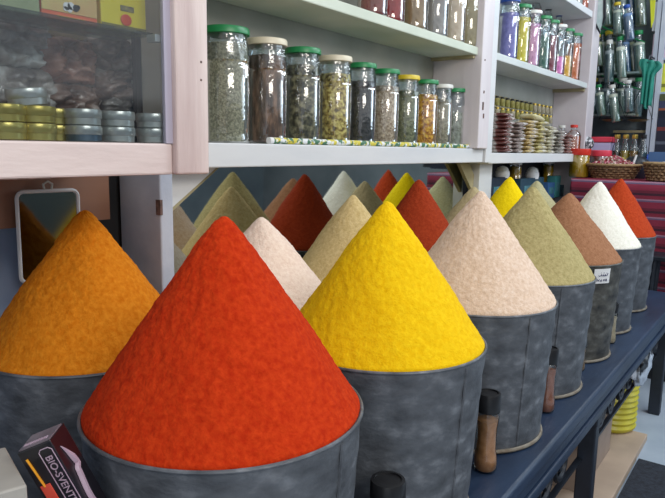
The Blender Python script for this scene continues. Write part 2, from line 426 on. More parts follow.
# ------------------------------------------------------------------ bench
ZB = H-.645
bench = empty('display_bench', (1.4, .8, 0), 'long blue-black wooden bench with moulded edge and iron scrollwork carrying the metal cans', 'bench')
def bp_(mb, name, M, **k): return mb.build(name, M, bench, loc=(-1.4, -.8, 0), **k)
bp_(MB().box(-.7, 3.30, .38, 1.24, ZB-.035, ZB), 'bench_top', BENCH, bevel=.008, seg=3)
bp_(MB().box(-.7, 3.28, .392, .41, ZB-.075, ZB-.035).box(-.7, 3.28, .386, .41, ZB-.095, ZB-.078).box(-.7, 3.28, .396, .41, ZB-.125, ZB-.098), 'moulding', BENCH, bevel=.004)
for x in (-.4, .62, 1.95, 3.22):
    for y in (.44, 1.18):
        mbx = MB().box(x-.022, x+.022, y-.03, y+.02, 0, ZB-.10); mbx.box(x-.028, x+.028, y-.034, y+.028, ZB-.17, ZB-.10)
        bp_(mbx, 'leg', mat('bench_leg_dark', (22, 28, 38), (34, 42, 56), 9, .5), bevel=.004)
bp_(MB().box(-.7, 3.26, .445, .46, ZB-.292, ZB-.282), 'iron_rail', IRON)
def scroll(cx, cz, r, sgn=1):
    pts = []
    for i in range(40):
        a = i/39*PI*3.4; rr = r*(1-.72*i/39)
        pts.append((cx+sgn*rr*math.cos(a), .45, cz+rr*math.sin(a)))
    return pts
for xs in (1.0, 1.32, 1.64, 2.22, 2.52, 2.82, 3.08):
    for sg in (-1, 1):
        bp_(MB().tube(scroll(xs+sg*.074, ZB-.205, .072, sg), .009, 6), 'iron_scroll', IRON, smooth=True)
# stretchers
0 and bp_(MB().tube([(1.2, .45, ZB-.33), (1.5, .45, ZB-.40), (1.8, .45, ZB-.36), (1.93, .45, ZB-.30)], .014, 8), 'curved_brace', IRON, smooth=True)

# floor bits below the bench and at right
tag(MB().box(-.4, 2.88, .405, 1.2, .001, .03).build('floor_board', mat('beige_board', (170, 150, 132), (190, 168, 148), 5, .6), bevel=.003),
    'flat beige board lying on the floor under the bench', 'board')
tag(MB().box(1.2, 2.66, -.35, .398, .001, .012).build('floor_mat', mat('dark_mat', (26, 30, 40), (44, 50, 62), 60, .85, bump=.3), bevel=.003),
    'dark rubber mat on the tiled floor at lower right', 'mat')
c = onZ(640, 438, .0)
con = empty('plastic_container', (onZ(638, 430, .03).x-.02, .56, .031), 'yellow ribbed plastic container on the floor under the far end of the bench', 'container')
prof = [(.0, 0), (.075, 0), (.085, .01)]
for i in range(8): prof += [(.088, .02+i*.024), (.082, .032+i*.024)]
prof += [(.084, .22), (.06, .26), (.03, .28), (.03, .30)]
prof = [(a*1.22, b*1.05) for a, b in prof]
MB().lathe(prof, 32).build('body', mat('yellow_plastic', (186, 176, 40), (206, 196, 60), 10, .35), con, smooth=True)
MB().lathe([(.04, .312), (.04, .34), (.036, .345), (0, .345)], 20).build('cap', mat('orange_cap', (200, 120, 50), rough=.4), con, smooth=True)
cb = carton(2.2, 2.62, .50, .80, .031, .20, mat('card_brown', (140, 124, 112), (160, 142, 130), 8, .7), 'low brown cardboard carton under the bench beside the yellow container', name='storage_carton')
MB().box(-.21, .21, -.012, .012, .169, .1705).build('tape', mat('tape', (180, 165, 140), rough=.3), cb)
# white bag hanging below the edge of the bench
sb = empty('plastic_bag', (2.72, .43, .36), 'crumpled black and white plastic bag tucked under the bench near the yellow container', 'bag')
bm = bmesh.new(); bmesh.ops.create_icosphere(bm, subdivisions=4, radius=1)
for v in bm.verts:
    n_ = noise.noise(v.co*2.3)*.35+noise.noise(v.co*6)*.12
    v.co = Vector((v.co.x*.12, v.co.y*.03, v.co.z*.075))*(1+n_)
me = bpy.data.meshes.new('bag_body'); bm.to_mesh(me); bm.free(); me.materials.append(mat('bag_black_white', (24, 26, 32), (190, 200, 214), 5, .3, lo=.48, hi=.52))
for q in me.polygons: q.use_smooth = True
o = bpy.data.objects.new('bag_body', me); COL.objects.link(o); o.parent = sb; o.location = (0, 0, .02)
MB().tube([(-.05, 0, .07), (-.03, 0, .12), (.03, 0, .12), (.05, 0, .07)], .004, 6).build('bag_handle', PAPERW, sb)

# ------------------------------------------------------------------ metal cans and spice cones
def metal_can(X, Y, zr, r, label, stained=False, zb=ZB, n=96):
    t = empty('metal_can', (X, Y, zb), label, 'can', 'metal cans on the bench')
    hgt = H+zr-zb; rb = r*.90
    M = GALVD if stained else GALV
    pr = [(0, .012), (rb-.004, .012), (rb-.004, .002), (rb, .002), (rb+.001, .01)]
    for i in range(1, 12):
        f = i/12; pr.append((rb+(r-rb)*f+.0012*math.sin(f*40+X*9), .01+(hgt-.01)*f))
    pr += [(r, hgt-.004), (r-.004, hgt-.004), (r-.006, hgt-.05), (0, hgt-.06)]
    MB().lathe(pr, n, cap=False).build('body', M, t, smooth=True)
    bm_ = MB()
    ring = [((r)*math.cos(2*PI*i/n), (r)*math.sin(2*PI*i/n), hgt-.002) for i in range(n)]
    bm_.tube(ring, .0026, 8, closed=True).build('rolled_rim', M, t, smooth=True)
    MB().tube([((rb+.002)*math.cos(2*PI*i/n), (rb+.002)*math.sin(2*PI*i/n), .006) for i in range(n)], .0045, 8, closed=True).build('base_bead', RUST, t, smooth=True)
    a = -1.1-X*.7
    v0 = Vector((rb*math.cos(a), rb*math.sin(a), .012)); v1 = Vector((r*math.cos(a), r*math.sin(a), hgt-.008))
    MB().tube([v0, (v0+v1)/2, v1], .0025, 6).build('seam', M, t, smooth=True)
    return t

def heap(X, Y, zr, r, Hh, M, label, seed, fine=False, bulge=.07, e=.05):
    nr, na = (110, 220) if fine else (56, 112)
    bm = bmesh.new(); rings = []
    R_ = r-.0022
    for j in range(nr+1):
        s = j/nr
        prof = 1-(math.sqrt(s*s+e*e)-e)/(math.sqrt(1+e*e)-e)+bulge*s*(1-s)*(1.15-s)
        z = Hh*prof
        if j == 0: rings.append([bm.verts.new((0, 0, z))]); continue
        ring = []
        for i in range(na):
            a = 2*PI*i/na
            q = Vector((math.cos(a)*s*2, math.sin(a)*s*2, z*6+seed*5))
            d = .0055*noise.noise(q*1.3)*min(1, s*3)*(1-s*.6)+.0013*noise.noise(q*9)+.0009*noise.noise(q*28)
            rr = R_*s+d*(1 if s < .985 else .2)
            ring.append(bm.verts.new((rr*math.cos(a), rr*math.sin(a), z+d*.5+.002*noise.noise(Vector((math.cos(a)*2, math.sin(a)*2, seed)))*s)))
        rings.append(ring)
    for i in range(na): bm.faces.new((rings[0][0], rings[1][i], rings[1][(i+1) % na]))
    for a_, b_ in zip(rings[1:], rings[2:]):
        for i in range(na):
            j = (i+1) % na; bm.faces.new((a_[i], b_[i], b_[j], a_[j]))
    # skirt down inside the can
    last = rings[-1]; low = [bm.verts.new((v.co.x*.97, v.co.y*.97, -.03)) for v in last]
    for i in range(na):
        j = (i+1) % na; bm.faces.new((last[i], low[i], low[j], last[j]))
    bm.faces.new(low[::-1])
    bmesh.ops.recalc_face_normals(bm, faces=bm.faces)
    me = bpy.data.meshes.new('spice_cone'); bm.to_mesh(me); bm.free(); me.materials.append(M)
    for q in me.polygons: q.use_smooth = True
    o = bpy.data.objects.new('spice_cone', me); COL.objects.link(o); o.location = (X, Y, H+zr+.001)
    tag(o, label, 'spice heap', 'cones of ground spice')
    return o

RED = powder('powder_red', (172, 40, 10), (198, 60, 20))
ORG = powder('powder_orange', (196, 108, 14), (218, 136, 34))
YEL = powder('powder_yellow', (228, 180, 8), (240, 200, 24))
PNK = powder('powder_pale_pink', (210, 182, 158), (232, 210, 192), c3=(222, 196, 174))
KHA = powder('powder_khaki', (158, 146, 98), (184, 170, 122))
BRN = powder('powder_brown', (142, 98, 70), (166, 120, 90))
WHT = powder('powder_white', (226, 222, 206), (240, 236, 224))
RD2 = powder('powder_brick_red', (160, 54, 24), (182, 68, 34))
RD3 = powder('powder_dark_red', (138, 46, 22), (158, 60, 30))
PW2 = powder('powder_pinkish_white', (226, 200, 182), (242, 222, 206))
TAN = powder('powder_tan', (190, 164, 110), (212, 190, 140))
TN2 = powder('powder_grey_tan', (166, 150, 112), (186, 170, 132))
YL2 = powder('powder_bright_yellow', (228, 196, 6), (240, 210, 24))
KH2 = powder('powder_grey_khaki', (164, 158, 120), (182, 176, 140))

rows = [
 (.561, .579, -.334, .180, .250, RED, 'large bright red spice cone nearest the camera', 'grey metal can holding the large bright red cone', True, False),
 (.944, .571, -.334, .180, .248, YEL, 'bright yellow spice cone between the red cone and the pale pink cone', 'grey metal can holding the front yellow cone', True, False),
 (1.362, .577, -.334, .180, .247, PNK, 'pale pinkish-beige spice cone right of the big yellow cone', 'grey metal can holding the pale pinkish-beige cone', True, False),
 (1.732, .584, -.334, .178, .242, KHA, 'khaki green spice cone in the front row beside the brown cone', 'grey metal can holding the front khaki cone', True, False),
 (2.090, .585, -.334, .172, .208, BRN, 'brown spice cone in the can with the white paper label', 'stained metal can with a handwritten white label, under the brown cone', False, True),
 (2.465, .585, -.332, .158, .230, WHT, 'pure white spice cone between the brown and far red cones', 'grey metal can holding the pure white cone', False, False),
 (2.855, .595, -.334, .152, .232, RD2, 'brick red spice cone at the far right end of the front row', 'grey metal can at the far end holding the brick red cone', False, False),
 (.592, .932, -.327, .168, .224, ORG, 'orange turmeric-coloured spice cone at left under the cabinet', 'grey metal can at far left holding the orange cone', True, False),
 (1.020, .936, -.334, .166, .186, PW2, 'low pinkish-white spice cone behind the gap between red and yellow', 'metal can behind the red and yellow cans, under the pinkish-white cone', False, False),
 (1.375, .936, -.334, .166, .217, TAN, 'sandy tan spice cone directly left behind the front yellow cone', 'metal can holding the sandy tan cone in the back row', False, True),
 (1.730, .936, -.334, .166, .247, RD3, 'rust red spice cone in the back row between yellow and pale pink cones', 'metal can holding the rust red cone in the back row', False, False),
 (2.125, .928, -.334, .166, .210, TN2, 'greyish tan spice cone just behind the pale pinkish-beige cone', 'metal can holding the greyish tan cone before the shelf post', False, False),
 (2.465, .925, -.334, .165, .236, YL2, 'small bright yellow spice cone in the back row beside the shelf post', 'metal can holding the small yellow cone beside the shelf post', False, False),
 (2.810, .930, -.334, .165, .210, KH2, 'greyish khaki spice cone peeking from behind the front khaki cone', 'metal can holding the greyish khaki cone at the end of the back row', False, False),
]
for i, (X, Y, zr, r, hh_, M, lh, lc, fine, st) in enumerate(rows):
    ct = metal_can(X, Y, zr, r, lc, st)
    heap(X, Y, zr+.001, r, hh_-.005, M, lh, i+1, fine)
    if M is BRN:
        # label card curved on the can wall
        zc = H-.334-.031-ZB
        bm = bmesh.new(); vs = []
        a0 = math.atan2(onY(600, 275, .42).y-Y, onY(600, 275, .42).x-X)
        ac = -2.18
        for k in range(9):
            a = ac+(k/8-.5)*.34
            col_ = []
            for z_ in (zc-.024, zc+.021):
                rr = r*.9+(r*.1)*(z_/(H+zr-ZB))+.0028
                col_.append(bm.verts.new((rr*math.cos(a), rr*math.sin(a), z_)))
            vs.append(col_)
        for p0, p1 in zip(vs, vs[1:]): bm.faces.new((p0[0], p1[0], p1[1], p0[1]))
        me = bpy.data.meshes.new('paper_label'); bm.to_mesh(me); bm.free(); me.materials.append(PAPERW)
        o = bpy.data.objects.new('paper_label', me); COL.objects.link(o); o.parent = ct
        sd = o.modifiers.new('thick', 'SOLIDIFY'); sd.thickness = .0008
        o['label'] = 'white paper label with two lines of handwriting'
        def onlab(u, v):
            a = ac+u*.34; z_ = zc-.002+v*.045
            rr = r*.9+(r*.1)*(z_/(H+zr-ZB))+.0038
            return (rr*math.cos(a), rr*math.sin(a), z_)
        s = MB()
        strokes = [[(-.25, .08), (-.2, .02), (-.1, .06), (-.08, .14), (-.04, .04), (.02, .04), (.05, .12), (.08, .03), (.14, .03), (.16, .13), (.19, .03), (.28, .04), (.33, .2)],
                   [(-.12, .24), (-.1, .25)], [(.04, .23), (.06, .24), (.08, .23)], [(.24, .22), (.26, .22)],
                   [(-.32, -.34), (-.30, -.18), (-.24, -.26), (-.22, -.33), (-.18, -.18)], [(-.12, -.3), (-.06, -.22), (-.02, -.32), (-.06, -.34), (-.12, -.3)],
                   [(.06, -.32), (.12, -.18), (.18, -.3), (.08, -.25)], [(.22, -.34), (.24, -.18), (.3, -.2), (.26, -.26), (.32, -.34)]]
        for st_ in strokes: s.tube([onlab(u, v) for u, v in st_], .0010, 5)
        s.build('handwriting', mat('pen_ink_blue', (30, 36, 90), rough=.6), o)

# ------------------------------------------------------------------ small spice jars standing between the cans
def shaker(x, y, label, h=.165, r=.024, fill=(168, 108, 60), lid=BLACKL):
    t = empty('spice_shaker', (x, y, ZB), label, 'jar', 'small capped spice jars between the cans')
    MB().lathe([(r*.8, 0), (r, .006), (r, h*.18), (r*.86, h*.27), (r*.86, h*.55), (r*.98, h*.68), (r*.94, h*.76), (r*.8, h*.78)], 28).build('glass_body', GLASS, t, smooth=True)
    MB().lathe([(0, .003), (r*.75, .003), (r*.93, .008), (r*.93, h*.18), (r*.79, h*.27), (r*.79, h*.55), (r*.9, h*.66), (0, h*.67)], 24).build('contents', mat('shaker_fill', fill, tuple(min(255, v+30) for v in fill), 60, .7), t, smooth=True)
    MB().lathe([(r*1.02, h*.77), (r*1.04, h*.78), (r*1.04, h*.97), (r*.98, h), (r*.8, h*1.005), (r*.78, h*.99), (0, h*.99)], 28).build('cap', lid, t, smooth=True)
    return t
shaker(.762, .445, 'black-lidded jar whose lid shows between the red and yellow cans', .160, .026, (90, 70, 60))
shaker(1.168, .455, 'black-capped spice jar between the yellow and pale pink cans', .166, .0235, (176, 116, 62))
shaker(1.545, .452, 'black-capped jar of reddish spice between the pale pink and khaki cans', .165, .021, (150, 90, 66))
shaker(1.912, .468, 'black-capped jar between the khaki and brown cans', .10, .015, (140, 110, 80))
shaker(2.268, .462, 'dark-capped jar between the brown and white cans', .14, .017, (190, 170, 140))
shaker(2.655, .49, 'tall pale bottle with black cap between the white and far red cans', .15, .014, (206, 200, 180))

# ------------------------------------------------------------------ boxes at lower left
P0 = onY(33, 447, .60); P1 = onZ(188, 705, ZB+.012)
d = (P0-P1).normalized(); L_ = (P0-P1).length
view = (Vector((0, 0, H))-P0).normalized()
s_ = d.cross(view).normalized()
if s_.dot(Rt) < 0: s_ = -s_
tow = (view - d*view.dot(d)).normalized()
al = math.radians(35)
ux = (s_*math.cos(al)+tow*math.sin(al)).normalized()      # across the lettered face
nz = (tow*math.cos(al)-s_*math.sin(al)).normalized()      # its outward normal
ib = empty('incense_box', P1, 'black packaging box with outlined lettering and a flame-tipped stick, leaning at lower left', 'box')
Mx = Matrix((ux, d, nz)).transposed().to_4x4()
ib.rotation_euler = Mx.to_euler()
W_, T_ = .038, .036
BLK = mat('box_black', (18, 16, 22), (30, 26, 34), 12, .3, coat=.3)
LIL = mat('box_lilac', (190, 170, 186), (160, 130, 150), 12, .4)
MB().box(-W_/2, W_/2, 0, L_, -T_, 0).build('carton', BLK, ib, bevel=.001)
MB().box(-W_/2+.002, W_/2-.001, L_-.0005, L_+.0012, -T_+.003, -.002).build('end_flap', mat('box_grey_end', (96, 88, 96), (130, 120, 128), 30, .4), ib)
s = MB()
for i in range(9): s.box(W_/2-.005-(i+1)*.0031, W_/2-.005-i*.0031-.0012, L_+.001, L_+.0018, -.012, -.007)
s.build('end_print', LIL, ib)
s = MB()
x0, x1 = .002, .0165; y1 = L_-.006; y0 = L_-.118
loop = [(x0+.003, y1, .0003), (x1-.003, y1, .0003), (x1, y1-.003, .0003), (x1, y0+.003, .0003), (x1-.003, y0, .0003), (x0+.003, y0, .0003), (x0, y0+.003, .0003), (x0, y1-.003, .0003)]
outl = s.tube(loop, .0006, 5, closed=True).build('outline', LIL, ib)
text('lettering', 'BIO-SVENTDE FANJ', .0108, LIL, outl, ((x0+x1)/2-.0002, (y0+y1)/2+.001, .0006), (0, 0, -PI/2), .0004, sx=1.0)
FY = mat('stick_yellow', (236, 190, 40), (240, 150, 40), 20, .4); FR = mat('stick_red', (214, 60, 44), (226, 90, 70), 20, .4)
MB().tube([(-.0125, L_-.01, .0008), (-.0105, L_-.045, .0008)], .0013, 6).build('stick_picture', FY, ib)
MB().box(-.0155, -.004, L_-.09, L_-.043, 0, .0012).build('red_patch', FR, ib, bevel=.0005)
s = MB(); pts = [(W_/2+.0006, L_-.014-.0035*i, -.010-.0008*i*(1 if i < 9 else .3)-.004*math.sin(i*.25)) for i in range(26)]
s.tube(pts, [.0005+.0032*min(1, i/5) for i in range(26)], 6).build('lilac_swoosh', LIL, ib, smooth=True)

c = onZ(27, 485, H-.33)
t = empty('small_carton', (c.x, c.y, ZB), 'greyish carton with a teal patch at the lower left corner of the photo', 'box', rz=-.28)
hc = H-.33-ZB
MB().box(-.14, 0, 0, .10, 0, hc).build('carton', mat('carton_grey', (150, 148, 142), (176, 172, 164), 12, .45), t, bevel=.002)
MB().box(-.115, -.022, .015, .08, hc, hc+.0008).build('teal_patch', mat('carton_teal', (40, 110, 100), (60, 130, 116), 12, .45), t)

# ------------------------------------------------------------------ jars on the lower shelf of the first bay
def jar(x, y, z, label, lid, fill, h, r, group, fillh=.78, name='storage_jar', n=36):
    t = empty(name, (x, y, z), label, 'jar', group)
    MB().lathe([(r*.9, 0), (r*.98, .004), (r, .012), (r*.96, .02), (r*.99, .026), (r, h*.68), (r*.955, h*.70), (r*.99, h*.715)], n, cap=False).build('glass_body', GLASS, t, smooth=True)
    MB().lathe([(r*.99, h*.715), (r*.985, h*.78), (r*.95, h*.85), (r*.90, h*.90), (r*.90, h*.94)], n, cap=False).build('glass_neck', GLASSN, t, smooth=True)
    ft = h*fillh
    pr = [(0, .004), (r*.88, .004), (r*.94, .014), (r*.95, min(ft*.9, h*.68))]
    pr += [(r*.93 if fillh < .8 else r*.88, ft), (r*.5, ft+.004), (0, ft+.006)]
    MB().lathe(pr, n).build('contents', fill, t, smooth=True)
    MB().lathe([(r*.96, h*.938), (r*1.0, h*.943), (r*1.0, h*.985), (r*.96, h), (r*.88, h*1.003), (r*.86, h*.995), (0, h*.995)], n).build('lid', lid, t, smooth=True)
    return t
G1 = 'glass jars on the lower shelf'
SG = {}
def seed_mat(nm, a, b, sc, c3=None, st=(1, 1, 1), bump=.6):
    up = lambda q: tuple(min(255, int(v*1.14+8)) for v in q)
    if bump > .3: a, b, c3 = up(a), up(b), (up(c3) if c3 else None)
    return mat(nm, a, b, sc, .7, bump=bump, bscale=sc*1.4, lo=.38, hi=.62, c3=c3, stretch=st, detail=3)
jl = [
 (226, 28.5, GREEN, seed_mat('seeds_greyish_green', (110, 106, 86), (158, 152, 130), 170), .049, 'glass jar of fine grey-green herb with a green lid, first by the cabinet', .86),
 (267, 40, CREAM, seed_mat('seeds_brown_stalks', (64, 46, 36), (132, 100, 80), 60, (94, 70, 56), (1, 1, .35)), .046, 'glass jar of brown dried stalks with a cream lid', .84),
 (303, 49, GREEN, seed_mat('seeds_dark_leaves', (52, 50, 40), (140, 132, 104), 70, (90, 84, 64)), .044, 'glass jar of dark crumbled leaves with a green lid, third from the cabinet', .82),
 (335.5, 57, CREAM, seed_mat('seeds_yellow_flowers', (96, 78, 36), (206, 186, 112), 85, (160, 134, 70)), .044, 'glass jar of yellowish dried flowers with a cream lid', .80),
 (362, 64, GREEN, seed_mat('seeds_black', (30, 28, 30), (62, 58, 58), 90), .041, 'glass jar of black dried leaves with a green lid', .78),
 (386, 70, GREEN, seed_mat('seeds_pale_grain', (140, 116, 96), (198, 176, 154), 130), .041, 'glass jar of pale brown grain with a green lid', .78),
 (407, 76, YLID, seed_mat('seeds_olive', (80, 80, 56), (126, 124, 92), 90), .040, 'glass jar of olive herb with a yellow lid', .78),
 (426, 80.5, GREEN, seed_mat('seeds_orange', (140, 84, 20), (220, 170, 60), 80, (196, 130, 40)), .041, 'glass jar of orange and yellow petals with a green lid', .78),
 (442, 85, WLID, seed_mat('seeds_greyish_brown', (120, 108, 90), (150, 138, 118), 90), .038, 'glass jar of greyish brown powder with an off-white lid', .76),
 (456, 89, GREEN, seed_mat('seeds_grey_leaf', (110, 108, 96), (150, 150, 138), 60), .036, 'nearly empty-looking grey jar with a green lid, last before the post', .60)]
for px, ty, lid, fill, r, lb, fh in jl:
    c = onY(px, ty, 1.135)
    jar(c.x, 1.135, H+.0085, lb, lid, fill, c.z-(H+.0085), r*1.14, G1, fh)

# rolled patterned paper lying in front of the jars
def patt(name):
    M = mat(name, (220, 222, 224), (205, 190, 60), 70, .5, lo=.47, hi=.50); N = M.node_tree.nodes; L = M.node_tree.links
    n = N.new('ShaderNodeTexNoise'); n.inputs['Scale'].default_value = 55
    tc = [q for q in N if q.type == 'TEX_COORD'][0]
    mp = N.new('ShaderNodeMapping'); mp.inputs['Location'].default_value = (4, 2, 7); L.new(tc.outputs['Object'], mp.inputs[0]); L.new(mp.outputs[0], n.inputs['Vector'])
    r = N.new('ShaderNodeValToRGB'); r.color_ramp.elements[0].position = .52; r.color_ramp.elements[1].position = .56
    L.new(n.outputs['Fac'], r.inputs[0])
    mx = N.new('ShaderNodeMix'); mx.data_type = 'RGBA'; mx.inputs[7].default_value = s2l((60, 110, 80))+(1,)
    b = N['Principled BSDF']; src = b.inputs['Base Color'].links[0].from_socket
    L.new(r.outputs[0], mx.inputs[0]); L.new(src, mx.inputs[6]); L.new(mx.outputs[2], b.inputs['Base Color'])
    return M
xa, xb = onY(268, 145, 1.075).x, onY(481, 150, 1.075).x-.03
pt = empty('paper_roll', ((xa+xb)/2, 1.072, H+.0165), 'long roll of white floral-patterned paper lying in front of the jars', 'roll')
hl = (xb-xa)/2
MB().tube([(-hl, 0, 0), (-hl/2, .001, 0), (0, 0, 0), (hl/2, .001, 0), (hl, 0, 0)], .008, 20).build('rolled_sheet', patt('floral_paper'), pt, smooth=True)
MB().tube([(-hl-.0008, 0, 0), (-hl+.012, 0, 0)], .0085, 20).build('roll_end', PAPERW, pt, smooth=True)

# bottles on the upper shelf of the first bay
G2 = 'large jars on the upper shelf'
ul = [(372, (120, 50, 44), (150, 70, 60), 'dark red-brown jar at the left of the upper shelf'), (390, (150, 26, 28), (176, 40, 36), 'jar of dark red powder on the upper shelf'),
      (414, (150, 118, 84), (174, 142, 104), 'jar of light brown powder on the upper shelf'), (435, (150, 140, 138), (176, 164, 160), 'jar of greyish powder on the upper shelf'),
      (453, (206, 176, 150), (226, 200, 176), 'jar of cream-pink powder on the upper shelf'), (469, (158, 138, 100), (178, 158, 118), 'jar of olive-tan powder nearest the post on the upper shelf')]
for i, (px, a, b, lb) in enumerate(ul):
    c = onY(px, 20, 1.10)
    jar(c.x, 1.10, H+.3955, lb, WLID, seed_mat('upper_fill', a, b, 40, bump=.2), .27, .047, G2, .86)

# ------------------------------------------------------------------ second bay: coloured jars
G3 = 'coloured powder jars in the second bay'
jl = [(507, 0, BLID, (112, 104, 176), 'tall jar of violet powder first after the post'), (519, 1, GREEN, (214, 190, 30), 'tall jar of yellow powder with green lid in the second bay'),
      (530, 6, WLID, (206, 140, 176), 'tall jar of pink powder with white lid in the second bay'), (540.5, 12, GREEN, (36, 84, 66), 'tall jar of dark green powder in the second bay'),
      (548.5, 18, GREEN, (120, 36, 52), 'tall jar of wine red powder in the second bay'), (556.5, 23, WLID, (224, 110, 180), 'tall jar of bright pink powder with white lid in the second bay'),
      (564.5, 27, GREEN, (224, 160, 30), 'tall jar of amber powder with green lid in the second bay'), (573, 31, GREEN, (206, 96, 34), 'tall jar of orange powder with green lid, last in the second bay')]
fhs = [.76, .78, .76, .62, .70, .36, .44, .78]
for i, ((px, ty, lid, a, lb), fh) in enumerate(zip(jl, fhs)):
    c = onY(px, 60, 1.095)
    jar(c.x, 1.095, H+.4005, lb, lid, seed_mat('powder_fill', a, tuple(min(255, v+24) for v in a), 50, bump=.2), .255, .043, G3, fh)
# small bottles behind them
def bottle(x, y, z, label, h, r, glassM, fill, cap, fh=.6, group=None, name='glass_bottle', n=20, rot=None, cat='bottle', neck=.35):
    t = empty(name, (x, y, z), label, cat, group)
    MB().lathe([(r*.9, 0), (r, h*.02), (r, h*.62), (r*.8, h*.72), (r*neck, h*.82), (r*neck, h*.93)], n, cap=False).build('glass_body', glassM, t, smooth=True)
    if fill is not None:
        MB().lathe([(0, .002), (r*.88, .002), (r*.92, h*.03), (r*.92, h*fh), (0, h*fh+.002)], n).build('contents', fill, t, smooth=True)
    MB().lathe([(r*neck*1.15, h*.90), (r*neck*1.25, h*.91), (r*neck*1.25, h*.99), (r*neck, h), (0, h)], n).build('cap', cap, t, smooth=True)
    if rot: t.rotation_euler = rot
    return t
LIQ = mat('amber_liquid', (176, 84, 20), (196, 100, 30), 8, .2, coat=.5)
c = onY(559, 30, 1.20)
MB().box(2.9, 3.93, 1.165, 1.238, H+.625, H+.64).build('riser_shelf', WHITE, unit)
for px, h, f, capM, lb in ((559, .17, (214, 90, 26), BLID, 'small orange bottle with a blue cap behind the jars'), (548, .17, (60, 40, 50), BLACKL, 'dark red small bottle left of the orange bottle'),
                     (570, .12, (40, 40, 44), GREEN, 'small dark bottle with green lid right of the orange bottle'), (577, .11, (90, 70, 60), WLID, 'small brown bottle with white lid at the end of the riser'),
                     (536, .19, (180, 40, 40), RLID, 'small red bottle behind the dark green jar')):
    c = onY(px, 30, 1.19)
    bottle(c.x, 1.195, H+.6405, lb, h*.8, .027, GLASS, mat('small_bottle_fill', f, rough=.5), capM, .6, 'small bottles on the riser', neck=.55)
for px, lb, f in ((570, 'reddish small bottle on the top right shelf', (170, 70, 50)), (577, 'white small bottle on the top right shelf', (200, 200, 200)), (583, 'orange small bottle on the top right shelf', (210, 100, 60))):
    c = onY(px, 2, 1.09)
    bottle(c.x, 1.09, H+.8005, lb, .12, .03, GLASS, mat('top_bottle_fill', f, rough=.5), WLID, .6, 'bottles on the top right shelf', neck=.5)

# packets of spice in piles
ORD = ['bottom', 'second', 'third', 'fourth', 'fifth', 'sixth', 'seventh', 'eighth', 'ninth', 'tenth']
def packet_mesh(seed, sx=.125, sy=.08, th=.0092):
    bm = bmesh.new(); n = 10
    for side in (-1, 1):
        rows_ = []
        for j in range(n+1):
            row = []
            for i in range(n+1):
                u = i/n*2-1; v = j/n*2-1
                t_ = th*(max(0, 1-u**4)*max(0, 1-v**4))**.5*(1+.35*noise.noise(Vector((u*2+seed*7, v*2, side))))
                row.append(bm.verts.new((u*sx/2, v*sy/2, side*t_+.002*noise.noise(Vector((u*2, v*2, seed))))))
            rows_.append(row)
        for j in range(n):
            for i in range(n): bm.faces.new((rows_[j][i], rows_[j][i+1], rows_[j+1][i+1], rows_[j+1][i]))
    bmesh.ops.remove_doubles(bm, verts=bm.verts, dist=.0002); bmesh.ops.recalc_face_normals(bm, faces=bm.faces)
    me = bpy.data.meshes.new('packet'); bm.to_mesh(me); bm.free()
    for q in me.polygons: q.use_smooth = True
    return me
piles = [(500.5, 10, (112, 62, 56), 'brownish red', 'leftmost'), (513, 8, (140, 124, 118), 'greyish', 'second'), (524.5, 9, (190, 164, 108), 'yellow-olive', 'third'),
         (535.5, 9, (196, 182, 122), 'pale yellow', 'fourth'), (545.5, 8, (186, 178, 146), 'cream', 'fifth'), (555, 7, (140, 134, 124), 'grey-beige', 'sixth'), (564, 6, (136, 92, 84), 'pinkish brown', 'rightmost')]
for pi_, (px, n, colr, cn, pn) in enumerate(piles):
    M = mat('packet_'+cn.replace(' ', '_').replace('-', '_'), tuple(max(0, v-26) for v in colr), (214, 210, 204), 16, .3, bump=.4, bscale=30, lo=.40, hi=.66, c3=colr, coat=.5)  # near-white noise paints the plastic's highlights into the packet colour
    me = packet_mesh(pi_); me.materials.append(M)
    c = onY(px, 150, 1.10)
    for k in range(n):
        o = bpy.data.objects.new('spice_packet', me); COL.objects.link(o)
        o.location = (c.x+random.uniform(-.008, .008), 1.10+random.uniform(-.008, .008), H-.008+.0105+k*.0175)
        o.rotation_euler = (random.uniform(-.05, .05), random.uniform(-.05, .05), random.uniform(-.15, .15))
        lv = 'topmost' if k == n-1 else (ORD[k] + (' from the bottom' if k else ''))
        tag(o, f'{cn} plastic spice packet, {lv} in the {pn} pile', 'packet', 'piled spice packets')
me = packet_mesh(77, .17, .09, .013); me.materials.append(mat('packet_large_cream', (196, 186, 130), (220, 212, 176), 14, .35, bump=.2))
c = onY(523, 112, 1.09)
o = bpy.data.objects.new('spice_packet', me); COL.objects.link(o); o.location = (onY(530, 150, 1.1).x, 1.10, H-.008+.0105+9*.0175+.006); o.rotation_euler = (0, .09, 0)
tag(o, 'large cream-yellow packet lying across the top of the middle piles', 'packet', 'piled spice packets')

# little vials on the back wall of the second bay
rod = tag(MB().box(2.95, 3.9, 1.228, 1.238, H+.262, H+.268).box(2.95, 3.9, 1.228, 1.238, H+.212, H+.217).build('vial_rail', TANB), 'thin double rail on the back panel holding small vials', 'rail')
VG = mat('vial_label', (128, 122, 58), (170, 160, 92), 60, .5); VP = mat('vial_pale', (150, 140, 120), (190, 180, 150), 60, .5)
vm = {}
def vial(x, z, M, k, label, g):
    if k not in vm:
        t = empty('small_vial', (0, 0, 0), '', 'vial', g)
        MB().lathe([(.012, 0), (.013, .002), (.013, .032), (.008, .036)], 14).build('glass_body', M, t, smooth=True)
        MB().lathe([(.0085, .035), (.0085, .045), (0, .046)], 14).build('cap', BLACKL if k[0] == 'g' else GOLD, t, smooth=True)
        vm[k] = t; o = t
    else: o = copy_tree(vm[k])
    o.location = (x, 1.214, z); o['label'] = label; o['group'] = g
    return o
